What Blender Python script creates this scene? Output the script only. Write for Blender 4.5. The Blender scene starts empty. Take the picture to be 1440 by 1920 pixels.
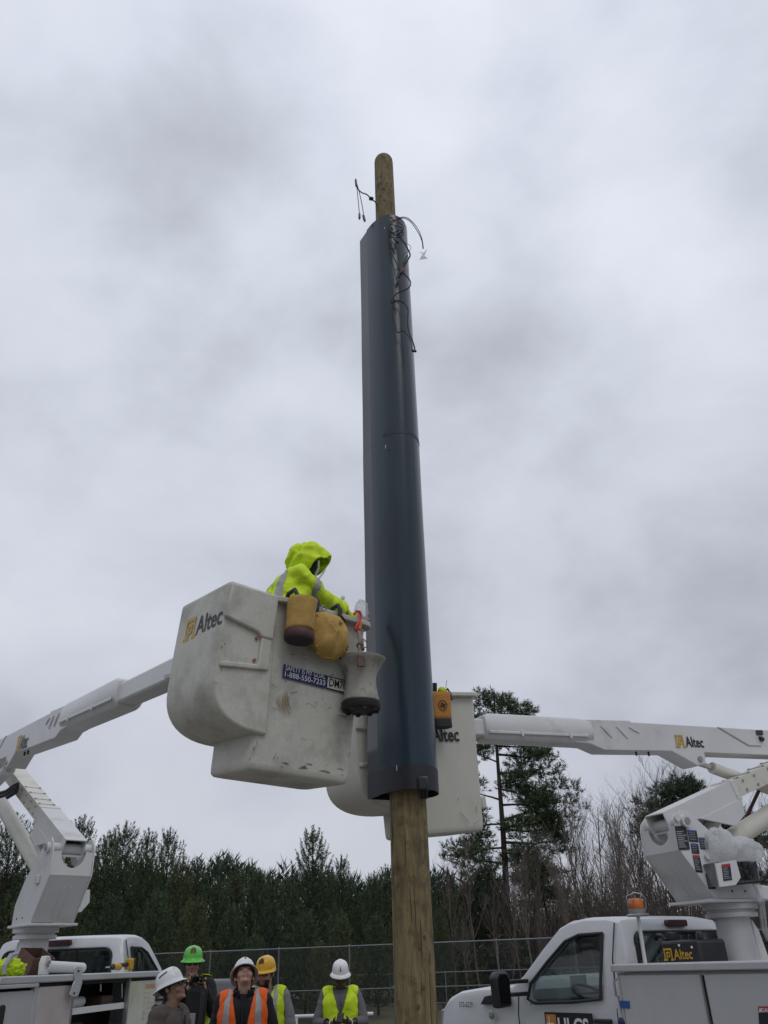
import bpy, bmesh, math, random
import numpy as np
from mathutils import Vector, Matrix, Euler, noise as mnoise

# ------------------------------------------------------------------ camera, sky, light
S = bpy.context.scene
COL = S.collection
FPX, PITCH, ROLL, EYE = 1512.0, math.radians(29.16), math.radians(2.1), 1.65   # pixels are those of a 1440x1920 picture
_fw = Vector((0, math.cos(PITCH), math.sin(PITCH)))
_u0 = Vector((0, -math.sin(PITCH), math.cos(PITCH)))
_r0 = Vector((1, 0, 0))
CR = _r0 * math.cos(ROLL) - _u0 * math.sin(ROLL)
CU = _r0 * math.sin(ROLL) + _u0 * math.cos(ROLL)
CP = Vector((0, 0, EYE))
cd = bpy.data.cameras.new('camera')
cam = bpy.data.objects.new('camera', cd)
COL.objects.link(cam)
cd.sensor_fit = 'VERTICAL'
cd.sensor_height = 24.0
cd.lens = 24.0 * FPX / 1920.0
cd.clip_start = 0.1
cd.clip_end = 2000
cam.matrix_world = Matrix(((CR.x, CU.x, -_fw.x, CP.x), (CR.y, CU.y, -_fw.y, CP.y), (CR.z, CU.z, -_fw.z, CP.z), (0, 0, 0, 1)))
S.camera = cam

SUN_EL, SUN_AZ = math.radians(52), math.radians(150)      # azimuth clockwise from +Y
W = bpy.data.worlds.new('World')
S.world = W
W.use_nodes = True
nt = W.node_tree
nt.nodes.clear()


def nd(t, typ, **kw):
    n = t.nodes.new(typ)
    for k, v in kw.items():
        if k.startswith('i_'):
            key = k[2:]
            n.inputs[int(key) if key.isdigit() else key.replace('_', ' ')].default_value = v
        else:
            setattr(n, k, v)
    return n


def ramp(t, stops):
    n = t.nodes.new('ShaderNodeValToRGB')
    e = n.color_ramp.elements
    while len(e) < len(stops):
        e.new(0.5)
    for i, (p, c) in enumerate(stops):
        e[i].position = p
        e[i].color = (c[0], c[1], c[2], 1) if not isinstance(c, float) else (c, c, c, 1)
    return n


out = nd(nt, 'ShaderNodeOutputWorld')
bgc = nd(nt, 'ShaderNodeBackground', i_Strength=1.0)
bgs = nd(nt, 'ShaderNodeBackground', i_Strength=0.06)
sky = nd(nt, 'ShaderNodeTexSky')
sky.sky_type = 'NISHITA'
sky.sun_disc = False
sky.sun_elevation = SUN_EL
sky.sun_rotation = SUN_AZ
nt.links.new(sky.outputs[0], bgs.inputs['Color'])
tc = nd(nt, 'ShaderNodeTexCoord')
sx = nd(nt, 'ShaderNodeSeparateXYZ')
nt.links.new(tc.outputs['Generated'], sx.inputs[0])
mp = nd(nt, 'ShaderNodeMapping')
mp.inputs['Location'].default_value = (4.5, 0.8, 0)
mp.inputs['Scale'].default_value = (1.0, 1.0, 1.45)
nt.links.new(tc.outputs['Generated'], mp.inputs[0])
n1 = nd(nt, 'ShaderNodeTexNoise', i_Scale=3.4, i_Detail=6.0, i_Roughness=0.5, i_Distortion=0.15)
n2 = nd(nt, 'ShaderNodeTexNoise', i_Scale=1.9, i_Detail=2.0, i_Roughness=0.5)
nt.links.new(mp.outputs[0], n1.inputs['Vector']); nt.links.new(mp.outputs[0], n2.inputs['Vector'])
mxn = nd(nt, 'ShaderNodeMath', operation='MULTIPLY_ADD', i_1=0.6)
nt.links.new(n1.outputs['Fac'], mxn.inputs[0])
ml = nd(nt, 'ShaderNodeMath', operation='MULTIPLY', i_1=0.4)
nt.links.new(n2.outputs['Fac'], ml.inputs[0]); nt.links.new(ml.outputs[0], mxn.inputs[2])
rp = ramp(nt, [(0.28, (0.36, 0.38, 0.44)), (0.42, (0.545, 0.575, 0.66)), (0.51, (0.68, 0.715, 0.815)), (0.68, (0.84, 0.87, 0.965))])
nt.links.new(mxn.outputs[0], rp.inputs[0])
# an overcast sky is brighter overhead than at the horizon
el = nd(nt, 'ShaderNodeMapRange', i_1=0.0, i_2=1.0, i_3=0.73, i_4=1.13)
nt.links.new(sx.outputs[2], el.inputs[0])
vm = nd(nt, 'ShaderNodeVectorMath', operation='SCALE')
nt.links.new(rp.outputs[0], vm.inputs[0]); nt.links.new(el.outputs[0], vm.inputs['Scale'])
nt.links.new(vm.outputs[0], bgc.inputs['Color'])
mxs = nd(nt, 'ShaderNodeMixShader', i_Fac=0.95)
nt.links.new(bgs.outputs[0], mxs.inputs[1]); nt.links.new(bgc.outputs[0], mxs.inputs[2])
nt.links.new(mxs.outputs[0], out.inputs['Surface'])

sl = bpy.data.lights.new('sun', 'SUN')
sl.energy = 0.5
sl.angle = math.radians(25)
sl.color = (1.0, 0.97, 0.93)
so = bpy.data.objects.new('sun', sl)
COL.objects.link(so)
_sd = Vector((math.sin(SUN_AZ) * math.cos(SUN_EL), math.cos(SUN_AZ) * math.cos(SUN_EL), math.sin(SUN_EL)))
so.rotation_euler = (-_sd).to_track_quat('-Z', 'Y').to_euler()
so.location = (0, 0, 30)
vs = S.view_settings
vs.view_transform = 'Standard'
vs.look = 'None'
vs.exposure = 0.0
vs.gamma = 1.0
vs.use_curve_mapping = False
S.cycles.max_bounces = 6
S.cycles.transparent_max_bounces = 24

rnd = random.Random(7)


# ------------------------------------------------------------------ helpers
def ray(u, v):
    return _fw + CR * ((u - 720) / FPX) - CU * ((v - 960) / FPX)


def at(u, v, d):
    """the point of the place that stands d metres ahead and is seen at pixel u, v"""
    r = ray(u, v)
    return CP + r * (d / r.y)


def tag(o, label=None, cat=None, group=None, kind=None):
    if label: o['label'] = label
    if cat: o['category'] = cat
    if group: o['group'] = group
    if kind: o['kind'] = kind
    return o


def thing(name, label, cat, loc=(0, 0, 0), rz=0.0, group=None, rot=None):
    o = bpy.data.objects.new(name, None)
    o.empty_display_size = 0.2
    COL.objects.link(o)
    m = Matrix.Translation(Vector(loc)) @ (rot if rot is not None else Matrix.Rotation(rz, 4, 'Z'))
    o.matrix_world = m
    o.matrix_basis = m
    return tag(o, label, cat, group)


def wmat(o):
    m = o.matrix_basis.copy()
    while o.parent:
        o = o.parent
        m = o.matrix_basis @ m
    return m


class MB:
    """collects shapes, then links them as one mesh object"""

    def __init__(self, M=None):
        self.v, self.f, self.mi, self.M, self.cur = [], [], [], M, 0

    def add(self, vs, fs, M=None):
        b = len(self.v)
        for p in vs:
            p = Vector(p)
            if M is not None: p = M @ p
            if self.M is not None: p = self.M @ p
            self.v.append(p)
        for f in fs:
            self.f.append([i + b for i in f])
            self.mi.append(self.cur)
        return self

    def box(self, a, b, M=None):
        (x0, y0, z0), (x1, y1, z1) = a, b
        vs = [(x0, y0, z0), (x1, y0, z0), (x1, y1, z0), (x0, y1, z0), (x0, y0, z1), (x1, y0, z1), (x1, y1, z1), (x0, y1, z1)]
        return self.add(vs, [(0, 3, 2, 1), (4, 5, 6, 7), (0, 1, 5, 4), (1, 2, 6, 5), (2, 3, 7, 6), (3, 0, 4, 7)], M)

    def cbox(self, c, s, M=None):
        return self.box([c[i] - s[i] / 2 for i in range(3)], [c[i] + s[i] / 2 for i in range(3)], M)

    def prism(self, poly, axes, o, t0, t1):
        """poly: 2-D points in axes (X, Y) at origin o, extruded along axes[2] from t0 to t1"""
        X, Y, N = [Vector(a) for a in axes]
        o = Vector(o)
        n = len(poly)
        vs = [o + X * p[0] + Y * p[1] + N * t0 for p in poly] + [o + X * p[0] + Y * p[1] + N * t1 for p in poly]
        fs = [list(range(n))[::-1], list(range(n, 2 * n))] + [(i, (i + 1) % n, (i + 1) % n + n, i + n) for i in range(n)]
        return self.add(vs, fs)

    def tube(self, pts, r, n=8, caps=True, up=None):
        pts = [Vector(p) for p in pts]
        m = len(pts)
        rs = r if isinstance(r, (list, tuple)) else [r] * m
        vs, fs = [], []
        prev = None
        for i, p in enumerate(pts):
            d = (pts[min(i + 1, m - 1)] - pts[max(i - 1, 0)])
            if d.length < 1e-9: d = Vector((0, 0, 1))
            d.normalize()
            if prev is None:
                a = Vector(up) if up else (Vector((0, 0, 1)) if abs(d.z) < 0.9 else Vector((1, 0, 0)))
                x = d.cross(a).normalized()
            else:
                x = prev - d * prev.dot(d)
                x = x.normalized() if x.length > 1e-6 else d.orthogonal().normalized()
            prev = x
            y = d.cross(x)
            for k in range(n):
                a = 2 * math.pi * k / n
                vs.append(p + (x * math.cos(a) + y * math.sin(a)) * rs[i])
        for i in range(m - 1):
            for k in range(n):
                fs.append((i * n + k, i * n + (k + 1) % n, (i + 1) * n + (k + 1) % n, (i + 1) * n + k))
        if caps:
            fs.append(list(range(n))[::-1])
            fs.append(list(range((m - 1) * n, m * n)))
        return self.add(vs, fs)

    def lathe(self, prof, n=24, M=None, sq=None):
        """prof: (radius, height) pairs about z"""
        vs, fs = [], []
        for r, z in prof:
            for k in range(n):
                a = 2 * math.pi * k / n
                vs.append((r * math.cos(a) * (sq[0] if sq else 1), r * math.sin(a) * (sq[1] if sq else 1), z))
        for i in range(len(prof) - 1):
            for k in range(n):
                fs.append((i * n + k, i * n + (k + 1) % n, (i + 1) * n + (k + 1) % n, (i + 1) * n + k))
        if prof[0][0] > 1e-5: fs.append(list(range(n))[::-1])
        if prof[-1][0] > 1e-5: fs.append(list(range((len(prof) - 1) * n, len(prof) * n)))
        return self.add(vs, fs, M)

    def ell(self, c, r, n=14, m=9, M=None):
        vs = [(c[0], c[1], c[2] - r[2])]
        for i in range(1, m):
            a = math.pi * i / m - math.pi / 2
            for k in range(n):
                b = 2 * math.pi * k / n
                vs.append((c[0] + r[0] * math.cos(a) * math.cos(b), c[1] + r[1] * math.cos(a) * math.sin(b), c[2] + r[2] * math.sin(a)))
        vs.append((c[0], c[1], c[2] + r[2]))
        fs = [(0, 1 + (k + 1) % n, 1 + k) for k in range(n)]
        for i in range(m - 2):
            for k in range(n):
                fs.append((1 + i * n + k, 1 + i * n + (k + 1) % n, 1 + (i + 1) * n + (k + 1) % n, 1 + (i + 1) * n + k))
        t = len(vs) - 1
        fs += [(t, t - n + k, t - n + (k + 1) % n) for k in range(n)]
        return self.add(vs, fs, M)

    def mesh(self, name, inv=None):
        me = bpy.data.meshes.new(name)
        vs = [tuple(inv @ p) for p in self.v] if inv is not None else [tuple(p) for p in self.v]
        me.from_pydata(vs, [], self.f)
        if any(self.mi): me.polygons.foreach_set('material_index', self.mi)
        me.update()
        return me

    def build(self, name, m, parent=None, smooth=False, bevel=0.0, seg=2, world=False, solid=0.0, sub=0, recalc=True, angle=40):
        inv = wmat(parent).inverted() if (parent is not None and world) else None
        me = self.mesh(name, inv)
        if recalc:
            bm = bmesh.new(); bm.from_mesh(me)
            bmesh.ops.recalc_face_normals(bm, faces=bm.faces)
            bm.to_mesh(me); bm.free()
        return link(name, me, m, parent, smooth, bevel, seg, solid, sub, angle)


def link(name, me, m, parent=None, smooth=False, bevel=0.0, seg=2, solid=0.0, sub=0, angle=40):
    for x in (m if isinstance(m, (list, tuple)) else [m]):
        me.materials.append(x)
    o = bpy.data.objects.new(name, me)
    COL.objects.link(o)
    if parent is not None: o.parent = parent
    if smooth or bevel:
        if hasattr(me, 'set_sharp_from_angle'):
            me.shade_smooth()
            me.set_sharp_from_angle(angle=math.radians(angle))
        else:
            me.shade_smooth()
    if solid:
        md = o.modifiers.new('solid', 'SOLIDIFY'); md.thickness = solid; md.offset = -1
    if bevel:
        md = o.modifiers.new('bevel', 'BEVEL'); md.width = bevel; md.segments = seg; md.limit_method = 'ANGLE'
        md.angle_limit = math.radians(35); md.harden_normals = False
    if sub:
        md = o.modifiers.new('sub', 'SUBSURF'); md.levels = sub; md.render_levels = sub
    return o


def evaluated(o):
    dg = bpy.context.evaluated_depsgraph_get()
    dg.update()
    return bpy.data.meshes.new_from_object(o.evaluated_get(dg))


def drop(o):
    me = o.data
    bpy.data.objects.remove(o)
    if me and me.users == 0: bpy.data.meshes.remove(me)


def copy_tree(o, parent=None):
    c = o.copy(); COL.objects.link(c); c.parent = parent
    for ch in o.children: copy_tree(ch, c)
    return c


_tc = {}


def text_mesh(s, bold=0.0, cond=1.0):
    key = (s, bold, cond)
    if key in _tc: return _tc[key]
    cu = bpy.data.curves.new('t', 'FONT')
    cu.body = s; cu.size = 1.0; cu.align_x = 'LEFT'; cu.offset = bold; cu.resolution_u = 3; cu.extrude = 0.004
    o = bpy.data.objects.new('t', cu); COL.objects.link(o)
    me = evaluated(o)
    vs = [Vector((v.co.x * cond, v.co.y, v.co.z)) for v in me.vertices]
    fs = [list(p.vertices) for p in me.polygons]
    bpy.data.objects.remove(o); bpy.data.curves.remove(cu); bpy.data.meshes.remove(me)
    _tc[key] = (vs, fs)
    return _tc[key]


def lettering(name, s, o, X, Y, h, m, parent, width=None, bold=0.02, world=False, lift=0.003, slant=0.0, proj=None):
    """text with its lower left corner at o, running along X with capitals h high along Y"""
    vs, fs = text_mesh(s, bold)
    x0 = min(v.x for v in vs); x1 = max(v.x for v in vs)
    X = Vector(X).normalized(); Y = Vector(Y).normalized(); N = X.cross(Y)
    sy = h / 0.73
    sx_ = sy if width is None else width / (x1 - x0)
    b = MB()
    P = []
    for v in vs:
        p = Vector(o) + X * ((v.x - x0) * sx_ + slant * v.y * sy) + Y * (v.y * sy) + N * (lift + (v.z) * 0.1)
        if proj: p = proj(p)
        P.append(p)
    b.add(P, fs)
    return b.build(name, m, parent, world=world, recalc=False)


# ------------------------------------------------------------------ materials
MATS = {}


def mat(name, col, rough=0.6, metal=0.0, var=0.12, scale=6.0, bump=0.0, bscale=40.0, coat=0.0, dirt=None, dscale=2.5, dlo=0.52, dhi=0.72, stretch=None, spec=0.5, coords='Object', grain=0.0, draw=False):
    m = bpy.data.materials.new(name)
    m.use_nodes = True
    t = m.node_tree
    b = t.nodes['Principled BSDF']
    b.inputs['Roughness'].default_value = rough
    b.inputs['Metallic'].default_value = metal
    b.inputs['Specular IOR Level'].default_value = spec
    if coat:
        b.inputs['Coat Weight'].default_value = coat
        b.inputs['Coat Roughness'].default_value = 0.06
    tcn = nd(t, 'ShaderNodeTexCoord')
    src = tcn.outputs[coords]
    if stretch:
        mpn = nd(t, 'ShaderNodeMapping'); mpn.inputs['Scale'].default_value = stretch
        t.links.new(src, mpn.inputs[0]); src = mpn.outputs[0]
    nz = nd(t, 'ShaderNodeTexNoise', i_Scale=scale, i_Detail=5.0, i_Roughness=0.6)
    t.links.new(src, nz.inputs['Vector'])
    lo = [max(0, c * (1 - var)) for c in col]; hi = [min(1, c * (1 + var)) for c in col]
    r = ramp(t, [(0.3, lo), (0.7, hi)])
    t.links.new(nz.outputs['Fac'], r.inputs[0])
    cur = r.outputs[0]
    if dirt:
        nz2 = nd(t, 'ShaderNodeTexNoise', i_Scale=dscale, i_Detail=8.0, i_Roughness=0.68)
        t.links.new(tcn.outputs[coords] if draw else src, nz2.inputs['Vector'])
        r2 = ramp(t, [(dlo, 0.0), (dhi, 1.0)])
        t.links.new(nz2.outputs['Fac'], r2.inputs[0])
        mx = nd(t, 'ShaderNodeMix', data_type='RGBA')
        mx.inputs[7].default_value = (*dirt, 1)
        t.links.new(r2.outputs[0], mx.inputs[0]); t.links.new(cur, mx.inputs[6])
        cur = mx.outputs[2]
    t.links.new(cur, b.inputs['Base Color'])
    if bump:
        nb = nd(t, 'ShaderNodeTexNoise', i_Scale=bscale, i_Detail=4.0)
        t.links.new(src, nb.inputs['Vector'])
        bp = nd(t, 'ShaderNodeBump', i_Strength=min(1.0, bump), i_Distance=0.02)
        t.links.new(nb.outputs['Fac'], bp.inputs['Height'])
        t.links.new(bp.outputs[0], b.inputs['Normal'])
    MATS[name] = m
    return m


def glassmat(name, tint, gloss=0.12):
    m = bpy.data.materials.new(name)
    m.use_nodes = True
    t = m.node_tree
    t.nodes.clear()
    o = nd(t, 'ShaderNodeOutputMaterial')
    tr = nd(t, 'ShaderNodeBsdfTransparent'); tr.inputs[0].default_value = (*tint, 1)
    gl = nd(t, 'ShaderNodeBsdfGlossy'); gl.inputs['Roughness'].default_value = 0.03
    fw_ = nd(t, 'ShaderNodeLayerWeight', i_Blend=0.5)
    pw_ = nd(t, 'ShaderNodeMath', operation='POWER', i_1=5.0)
    t.links.new(fw_.outputs['Facing'], pw_.inputs[0])
    lw = nd(t, 'ShaderNodeMath', operation='MULTIPLY_ADD', i_1=0.9, i_2=0.06)
    t.links.new(pw_.outputs[0], lw.inputs[0])
    mx = nd(t, 'ShaderNodeMixShader')
    t.links.new(lw.outputs[0], mx.inputs[0]); t.links.new(tr.outputs[0], mx.inputs[1]); t.links.new(gl.outputs[0], mx.inputs[2])
    t.links.new(mx.outputs[0], o.inputs[0])
    return m


def filmmat(name, col, alpha):
    m = bpy.data.materials.new(name)
    m.use_nodes = True
    t = m.node_tree
    b = t.nodes['Principled BSDF']
    o = t.nodes['Material Output']
    b.inputs['Base Color'].default_value = (*col, 1)
    b.inputs['Roughness'].default_value = 0.22
    tl = nd(t, 'ShaderNodeBsdfTranslucent'); tl.inputs[0].default_value = (*col, 1)
    mx = nd(t, 'ShaderNodeMixShader', i_Fac=0.45)
    tr = nd(t, 'ShaderNodeBsdfTransparent')
    mx2 = nd(t, 'ShaderNodeMixShader', i_Fac=alpha)
    t.links.new(b.outputs[0], mx.inputs[1]); t.links.new(tl.outputs[0], mx.inputs[2])
    t.links.new(tr.outputs[0], mx2.inputs[1]); t.links.new(mx.outputs[0], mx2.inputs[2])
    t.links.new(mx2.outputs[0], o.inputs['Surface'])
    tcn = nd(t, 'ShaderNodeTexCoord')
    nb = nd(t, 'ShaderNodeTexNoise', i_Scale=28.0, i_Detail=4.0, i_Distortion=0.6)
    t.links.new(tcn.outputs['Object'], nb.inputs['Vector'])
    bp = nd(t, 'ShaderNodeBump', i_Strength=0.9, i_Distance=0.03)
    t.links.new(nb.outputs['Fac'], bp.inputs['Height']); t.links.new(bp.outputs[0], b.inputs['Normal'])
    return m


M_zinc = mat('bright_zinc', (0.58, 0.59, 0.60), 0.4, metal=0.25, var=0.1, scale=12)
M_wire = mat('dull_wire', (0.10, 0.105, 0.11), 0.7, var=0.1)
M_white = mat('white_paint', (0.62, 0.63, 0.645), 0.32, var=0.05, scale=1.2, dirt=(0.46, 0.45, 0.42), dscale=1.6, dlo=0.56, dhi=0.85, coat=0.3)
M_body = mat('service_body_paint', (0.50, 0.51, 0.52), 0.42, var=0.05, scale=1.0, dirt=(0.42, 0.41, 0.39), dscale=1.3, dlo=0.5, dhi=0.8, stretch=(1, 1, 0.35))
M_boom = mat('boom_paint', (0.64, 0.64, 0.635), 0.4, var=0.04, scale=2, dirt=(0.42, 0.40, 0.36), dscale=1.8, dlo=0.56, dhi=0.82)
M_cream = mat('cream_fibreglass', (0.64, 0.62, 0.545), 0.5, var=0.05, scale=3, dirt=(0.45, 0.42, 0.34), dscale=2.2, dlo=0.55, dhi=0.8)
M_bucket = mat('weathered_fibreglass', (0.55, 0.54, 0.475), 0.55, var=0.06, scale=5, dirt=(0.17, 0.155, 0.125), dscale=3.2, dlo=0.46, dhi=0.86, bump=0.12, bscale=60)
M_bucket2 = mat('clean_fibreglass', (0.58, 0.57, 0.50), 0.5, var=0.05, scale=4, dirt=(0.34, 0.32, 0.27), dscale=2.0, dlo=0.56, dhi=0.85, bump=0.08, bscale=60)
M_black = mat('black_rubber', (0.018, 0.018, 0.02), 0.6, var=0.25, scale=9)
M_plastic = mat('black_plastic', (0.022, 0.022, 0.025), 0.38, var=0.2, scale=7)
M_steel = mat('galvanised_steel', (0.36, 0.37, 0.38), 0.45, metal=0.75, var=0.15, scale=8)
M_chrome = mat('bright_steel', (0.55, 0.56, 0.57), 0.22, metal=0.9, var=0.1, scale=8)
M_alu = mat('aluminium_pipe', (0.18, 0.19, 0.20), 0.55, metal=0.3, var=0.1, scale=4)
M_rust = mat('rusty_bolt', (0.30, 0.13, 0.06), 0.8, var=0.3, scale=30)
M_amber = mat('amber_lens', (0.52, 0.13, 0.015), 0.25, var=0.1, coat=0.4)
M_glass = glassmat('window_glass', (0.70, 0.76, 0.75))
M_seat = mat('grey_seat_cloth', (0.09, 0.095, 0.10), 0.9, var=0.15)
M_dash = mat('dark_trim_and_pack_shade', (0.035, 0.036, 0.04), 0.7, var=0.2)
M_logo_y = mat('yellow_decal', (0.55, 0.33, 0.03), 0.5, var=0.2, scale=30)
M_logo_k = mat('black_decal', (0.012, 0.013, 0.018), 0.5, var=0.2)
M_dk = mat('dark_placard', (0.02, 0.024, 0.035), 0.45, var=0.2)
M_blue = mat('blue_header', (0.03, 0.09, 0.32), 0.45, var=0.1)
M_red = mat('red_header', (0.45, 0.03, 0.03), 0.45, var=0.1)
M_print = mat('pale_print', (0.42, 0.43, 0.45), 0.6, var=0.1)
M_paper = mat('white_paper', (0.72, 0.73, 0.72), 0.7, var=0.04)
M_navy = mat('navy_decal', (0.012, 0.02, 0.11), 0.5, var=0.2)
M_sleeve = mat('navy_gloss_sheet', (0.019, 0.036, 0.052), 0.26, var=0.25, scale=2.0, spec=0.38, stretch=(1, 1, 0.3), bump=0.02, bscale=7)
M_sleeve2 = mat('dark_fin_sheet', (0.036, 0.041, 0.050), 0.07, var=0.15, scale=2.0, spec=0.5)
M_band = mat('matte_navy_band', (0.014, 0.017, 0.024), 0.5, var=0.15, scale=5)
M_film2 = filmmat('thin_plastic_film', (0.9, 0.92, 0.93), 0.38)
M_film = filmmat('clear_plastic_film', (0.92, 0.93, 0.94), 0.55)
M_tan = mat('tan_canvas', (0.47, 0.30, 0.085), 0.9, var=0.16, scale=14, bump=0.3, bscale=120, dirt=(0.16, 0.09, 0.035), dscale=8, dlo=0.55, dhi=0.8)
M_orangec = mat('orange_canvas', (0.52, 0.23, 0.055), 0.9, var=0.12, scale=14, bump=0.3, bscale=120)
M_grime = mat('grimy_canvas', (0.38, 0.365, 0.32), 0.95, var=0.15, scale=9, bump=0.3, bscale=110, dirt=(0.14, 0.125, 0.10), dscale=7, dlo=0.5, dhi=0.75)
M_maroon = mat('maroon_leather', (0.07, 0.025, 0.03), 0.6, var=0.2, scale=14)
M_leather = mat('brown_leather', (0.075, 0.04, 0.03), 0.6, var=0.2, scale=20)
M_redp = mat('red_clip_paint', (0.55, 0.04, 0.025), 0.4, var=0.15, scale=20)
M_rope = mat('dirty_rope', (0.27, 0.21, 0.15), 0.95, var=0.3, scale=60)
M_hivis = mat('lime_hivis', (0.60, 0.80, 0.020), 0.75, var=0.10, scale=9, bump=0.55, bscale=13)
M_orange = mat('orange_hivis', (0.85, 0.135, 0.015), 0.75, var=0.08, scale=9, bump=0.2, bscale=18)
M_reflex = mat('reflective_tape', (0.34, 0.34, 0.35), 0.4, var=0.1, scale=20)
M_skin = mat('skin_light', (0.43, 0.25, 0.19), 0.55, var=0.08, scale=14)
M_skin_t = mat('skin_tan', (0.30, 0.17, 0.115), 0.55, var=0.08, scale=14)
M_skin_d = mat('skin_deep', (0.075, 0.042, 0.032), 0.5, var=0.1, scale=14)
M_hair = mat('dark_hair', (0.012, 0.010, 0.010), 0.6, var=0.3, scale=40)
M_hairb = mat('brown_hair', (0.05, 0.032, 0.022), 0.7, var=0.3, scale=40)
M_lip = mat('lips', (0.28, 0.10, 0.085), 0.5, var=0.1)
M_jacket = mat('black_fleece', (0.012, 0.013, 0.016), 0.9, var=0.25, scale=10, bump=0.2, bscale=30)
M_hoodie = mat('brown_hoodie_cloth', (0.105, 0.082, 0.074), 0.95, var=0.14, scale=20, bump=0.2, bscale=40)
M_grey = mat('grey_knit', (0.22, 0.22, 0.225), 0.95, var=0.12, scale=20, bump=0.2, bscale=60)
M_mel = mat('melange_knit', (0.14, 0.14, 0.145), 0.95, var=0.45, scale=120, bump=0.2, bscale=60)
M_trous = mat('dark_denim', (0.035, 0.045, 0.07), 0.9, var=0.2, scale=15)
M_boot = mat('brown_boot', (0.06, 0.035, 0.02), 0.6, var=0.2)
M_hat_w = mat('white_hat', (0.76, 0.77, 0.77), 0.3, var=0.03, coat=0.3, dirt=(0.5, 0.49, 0.47), dlo=0.6, dhi=0.9)
M_hat_g = mat('green_hat', (0.10, 0.52, 0.05), 0.32, var=0.04, coat=0.3)
M_hat_y = mat('yellow_hat', (0.75, 0.42, 0.012), 0.32, var=0.04, coat=0.3)
M_shade = mat('sunglass_lens', (0.006, 0.006, 0.007), 0.1)
M_wood = mat('treated_pine', (0.205, 0.160, 0.078), 0.85, var=0.40, scale=6, bump=0.8, bscale=18, stretch=(4, 4, 0.55), dirt=(0.075, 0.055, 0.03), dscale=7, dlo=0.50, dhi=0.70, draw=True)
M_bark = mat('pine_bark', (0.045, 0.036, 0.03), 0.95, var=0.3, scale=10)
M_twig = mat('bare_twig', (0.140, 0.118, 0.100), 0.95, var=0.3, scale=6)
M_twig2 = mat('bare_twig_brown', (0.125, 0.102, 0.086), 0.95, var=0.3, scale=6)
M_needle = mat('pine_needle', (0.072, 0.105, 0.050), 0.7, var=0.45, scale=2.2, coords='Object', spec=0.3)
M_needle2 = mat('pine_needle_olive', (0.090, 0.105, 0.045), 0.7, var=0.4, scale=2.2, spec=0.3)
M_needle3 = mat('pine_needle_blue', (0.052, 0.080, 0.045), 0.7, var=0.4, scale=2.2, spec=0.3)
M_leaf = mat('evergreen_leaf', (0.048, 0.056, 0.030), 0.6, var=0.4, scale=4, spec=0.3)
M_ground = mat('gravel_lot', (0.20, 0.19, 0.17), 0.95, var=0.3, scale=3.5, bump=0.5, bscale=30, dirt=(0.10, 0.085, 0.06), dscale=0.4)
M_grass = mat('winter_grass_soil', (0.062, 0.062, 0.032), 0.95, var=0.4, scale=2.5, bump=0.5, bscale=20, dirt=(0.085, 0.065, 0.04), dscale=0.6)

# ------------------------------------------------------------------ ground
g = MB()
g.add([(-400, -60, 0), (400, -60, 0), (400, 26, 0), (-400, 26, 0)], [(0, 1, 2, 3)])
tag(g.build('gravel_lot', M_ground), kind='structure')
g = MB()
vs, fs = [], []
for j, y in enumerate([26, 32, 40, 55, 75, 120, 300, 900]):
    for i in range(33):
        x = -800 + i * 50
        vs.append((x, y, -0.004 if j == 0 else -0.15 + 0.25 * mnoise.noise(Vector((x * 0.05, y * 0.1, 0)))))
for j in range(7):
    for i in range(32):
        fs.append((j * 33 + i, j * 33 + i + 1, (j + 1) * 33 + i + 1, (j + 1) * 33 + i))
g.add(vs, fs)
tag(g.build('grass_ground', M_grass, smooth=True), kind='structure')


# ------------------------------------------------------------------ trees
def tuft(V, F, p, d, L, wd, n, R, spread=0.6, nl=None):
    """a bottlebrush shoot: thin needle faces leaving the shoot axis"""
    d = d.normalized()
    a = d.orthogonal().normalized(); b = d.cross(a)
    for k in range(n):
        t = R.random()
        an = R.random() * 6.283
        o = a * math.cos(an) + b * math.sin(an)
        s = p + d * (L * t)
        nd_ = (d * (0.55 + 0.5 * t) + o * spread).normalized()
        ln = L * (0.5 + 0.35 * R.random()) if nl is None else nl * R.uniform(.75, 1.2)
        w = nd_.cross(Vector((R.random() - .5, R.random() - .5, R.random() - .5))).normalized() * wd
        i = len(V)
        V.append(s - w); V.append(s + w); V.append(s + nd_ * ln)
        F.append((i, i + 1, i + 2))


def mk(name, V, F, m, parent, smooth=False):
    me = bpy.data.meshes.new(name)
    me.from_pydata([tuple(v) for v in V], [], F)
    me.update()
    return link(name, me, m, parent, smooth)


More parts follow.
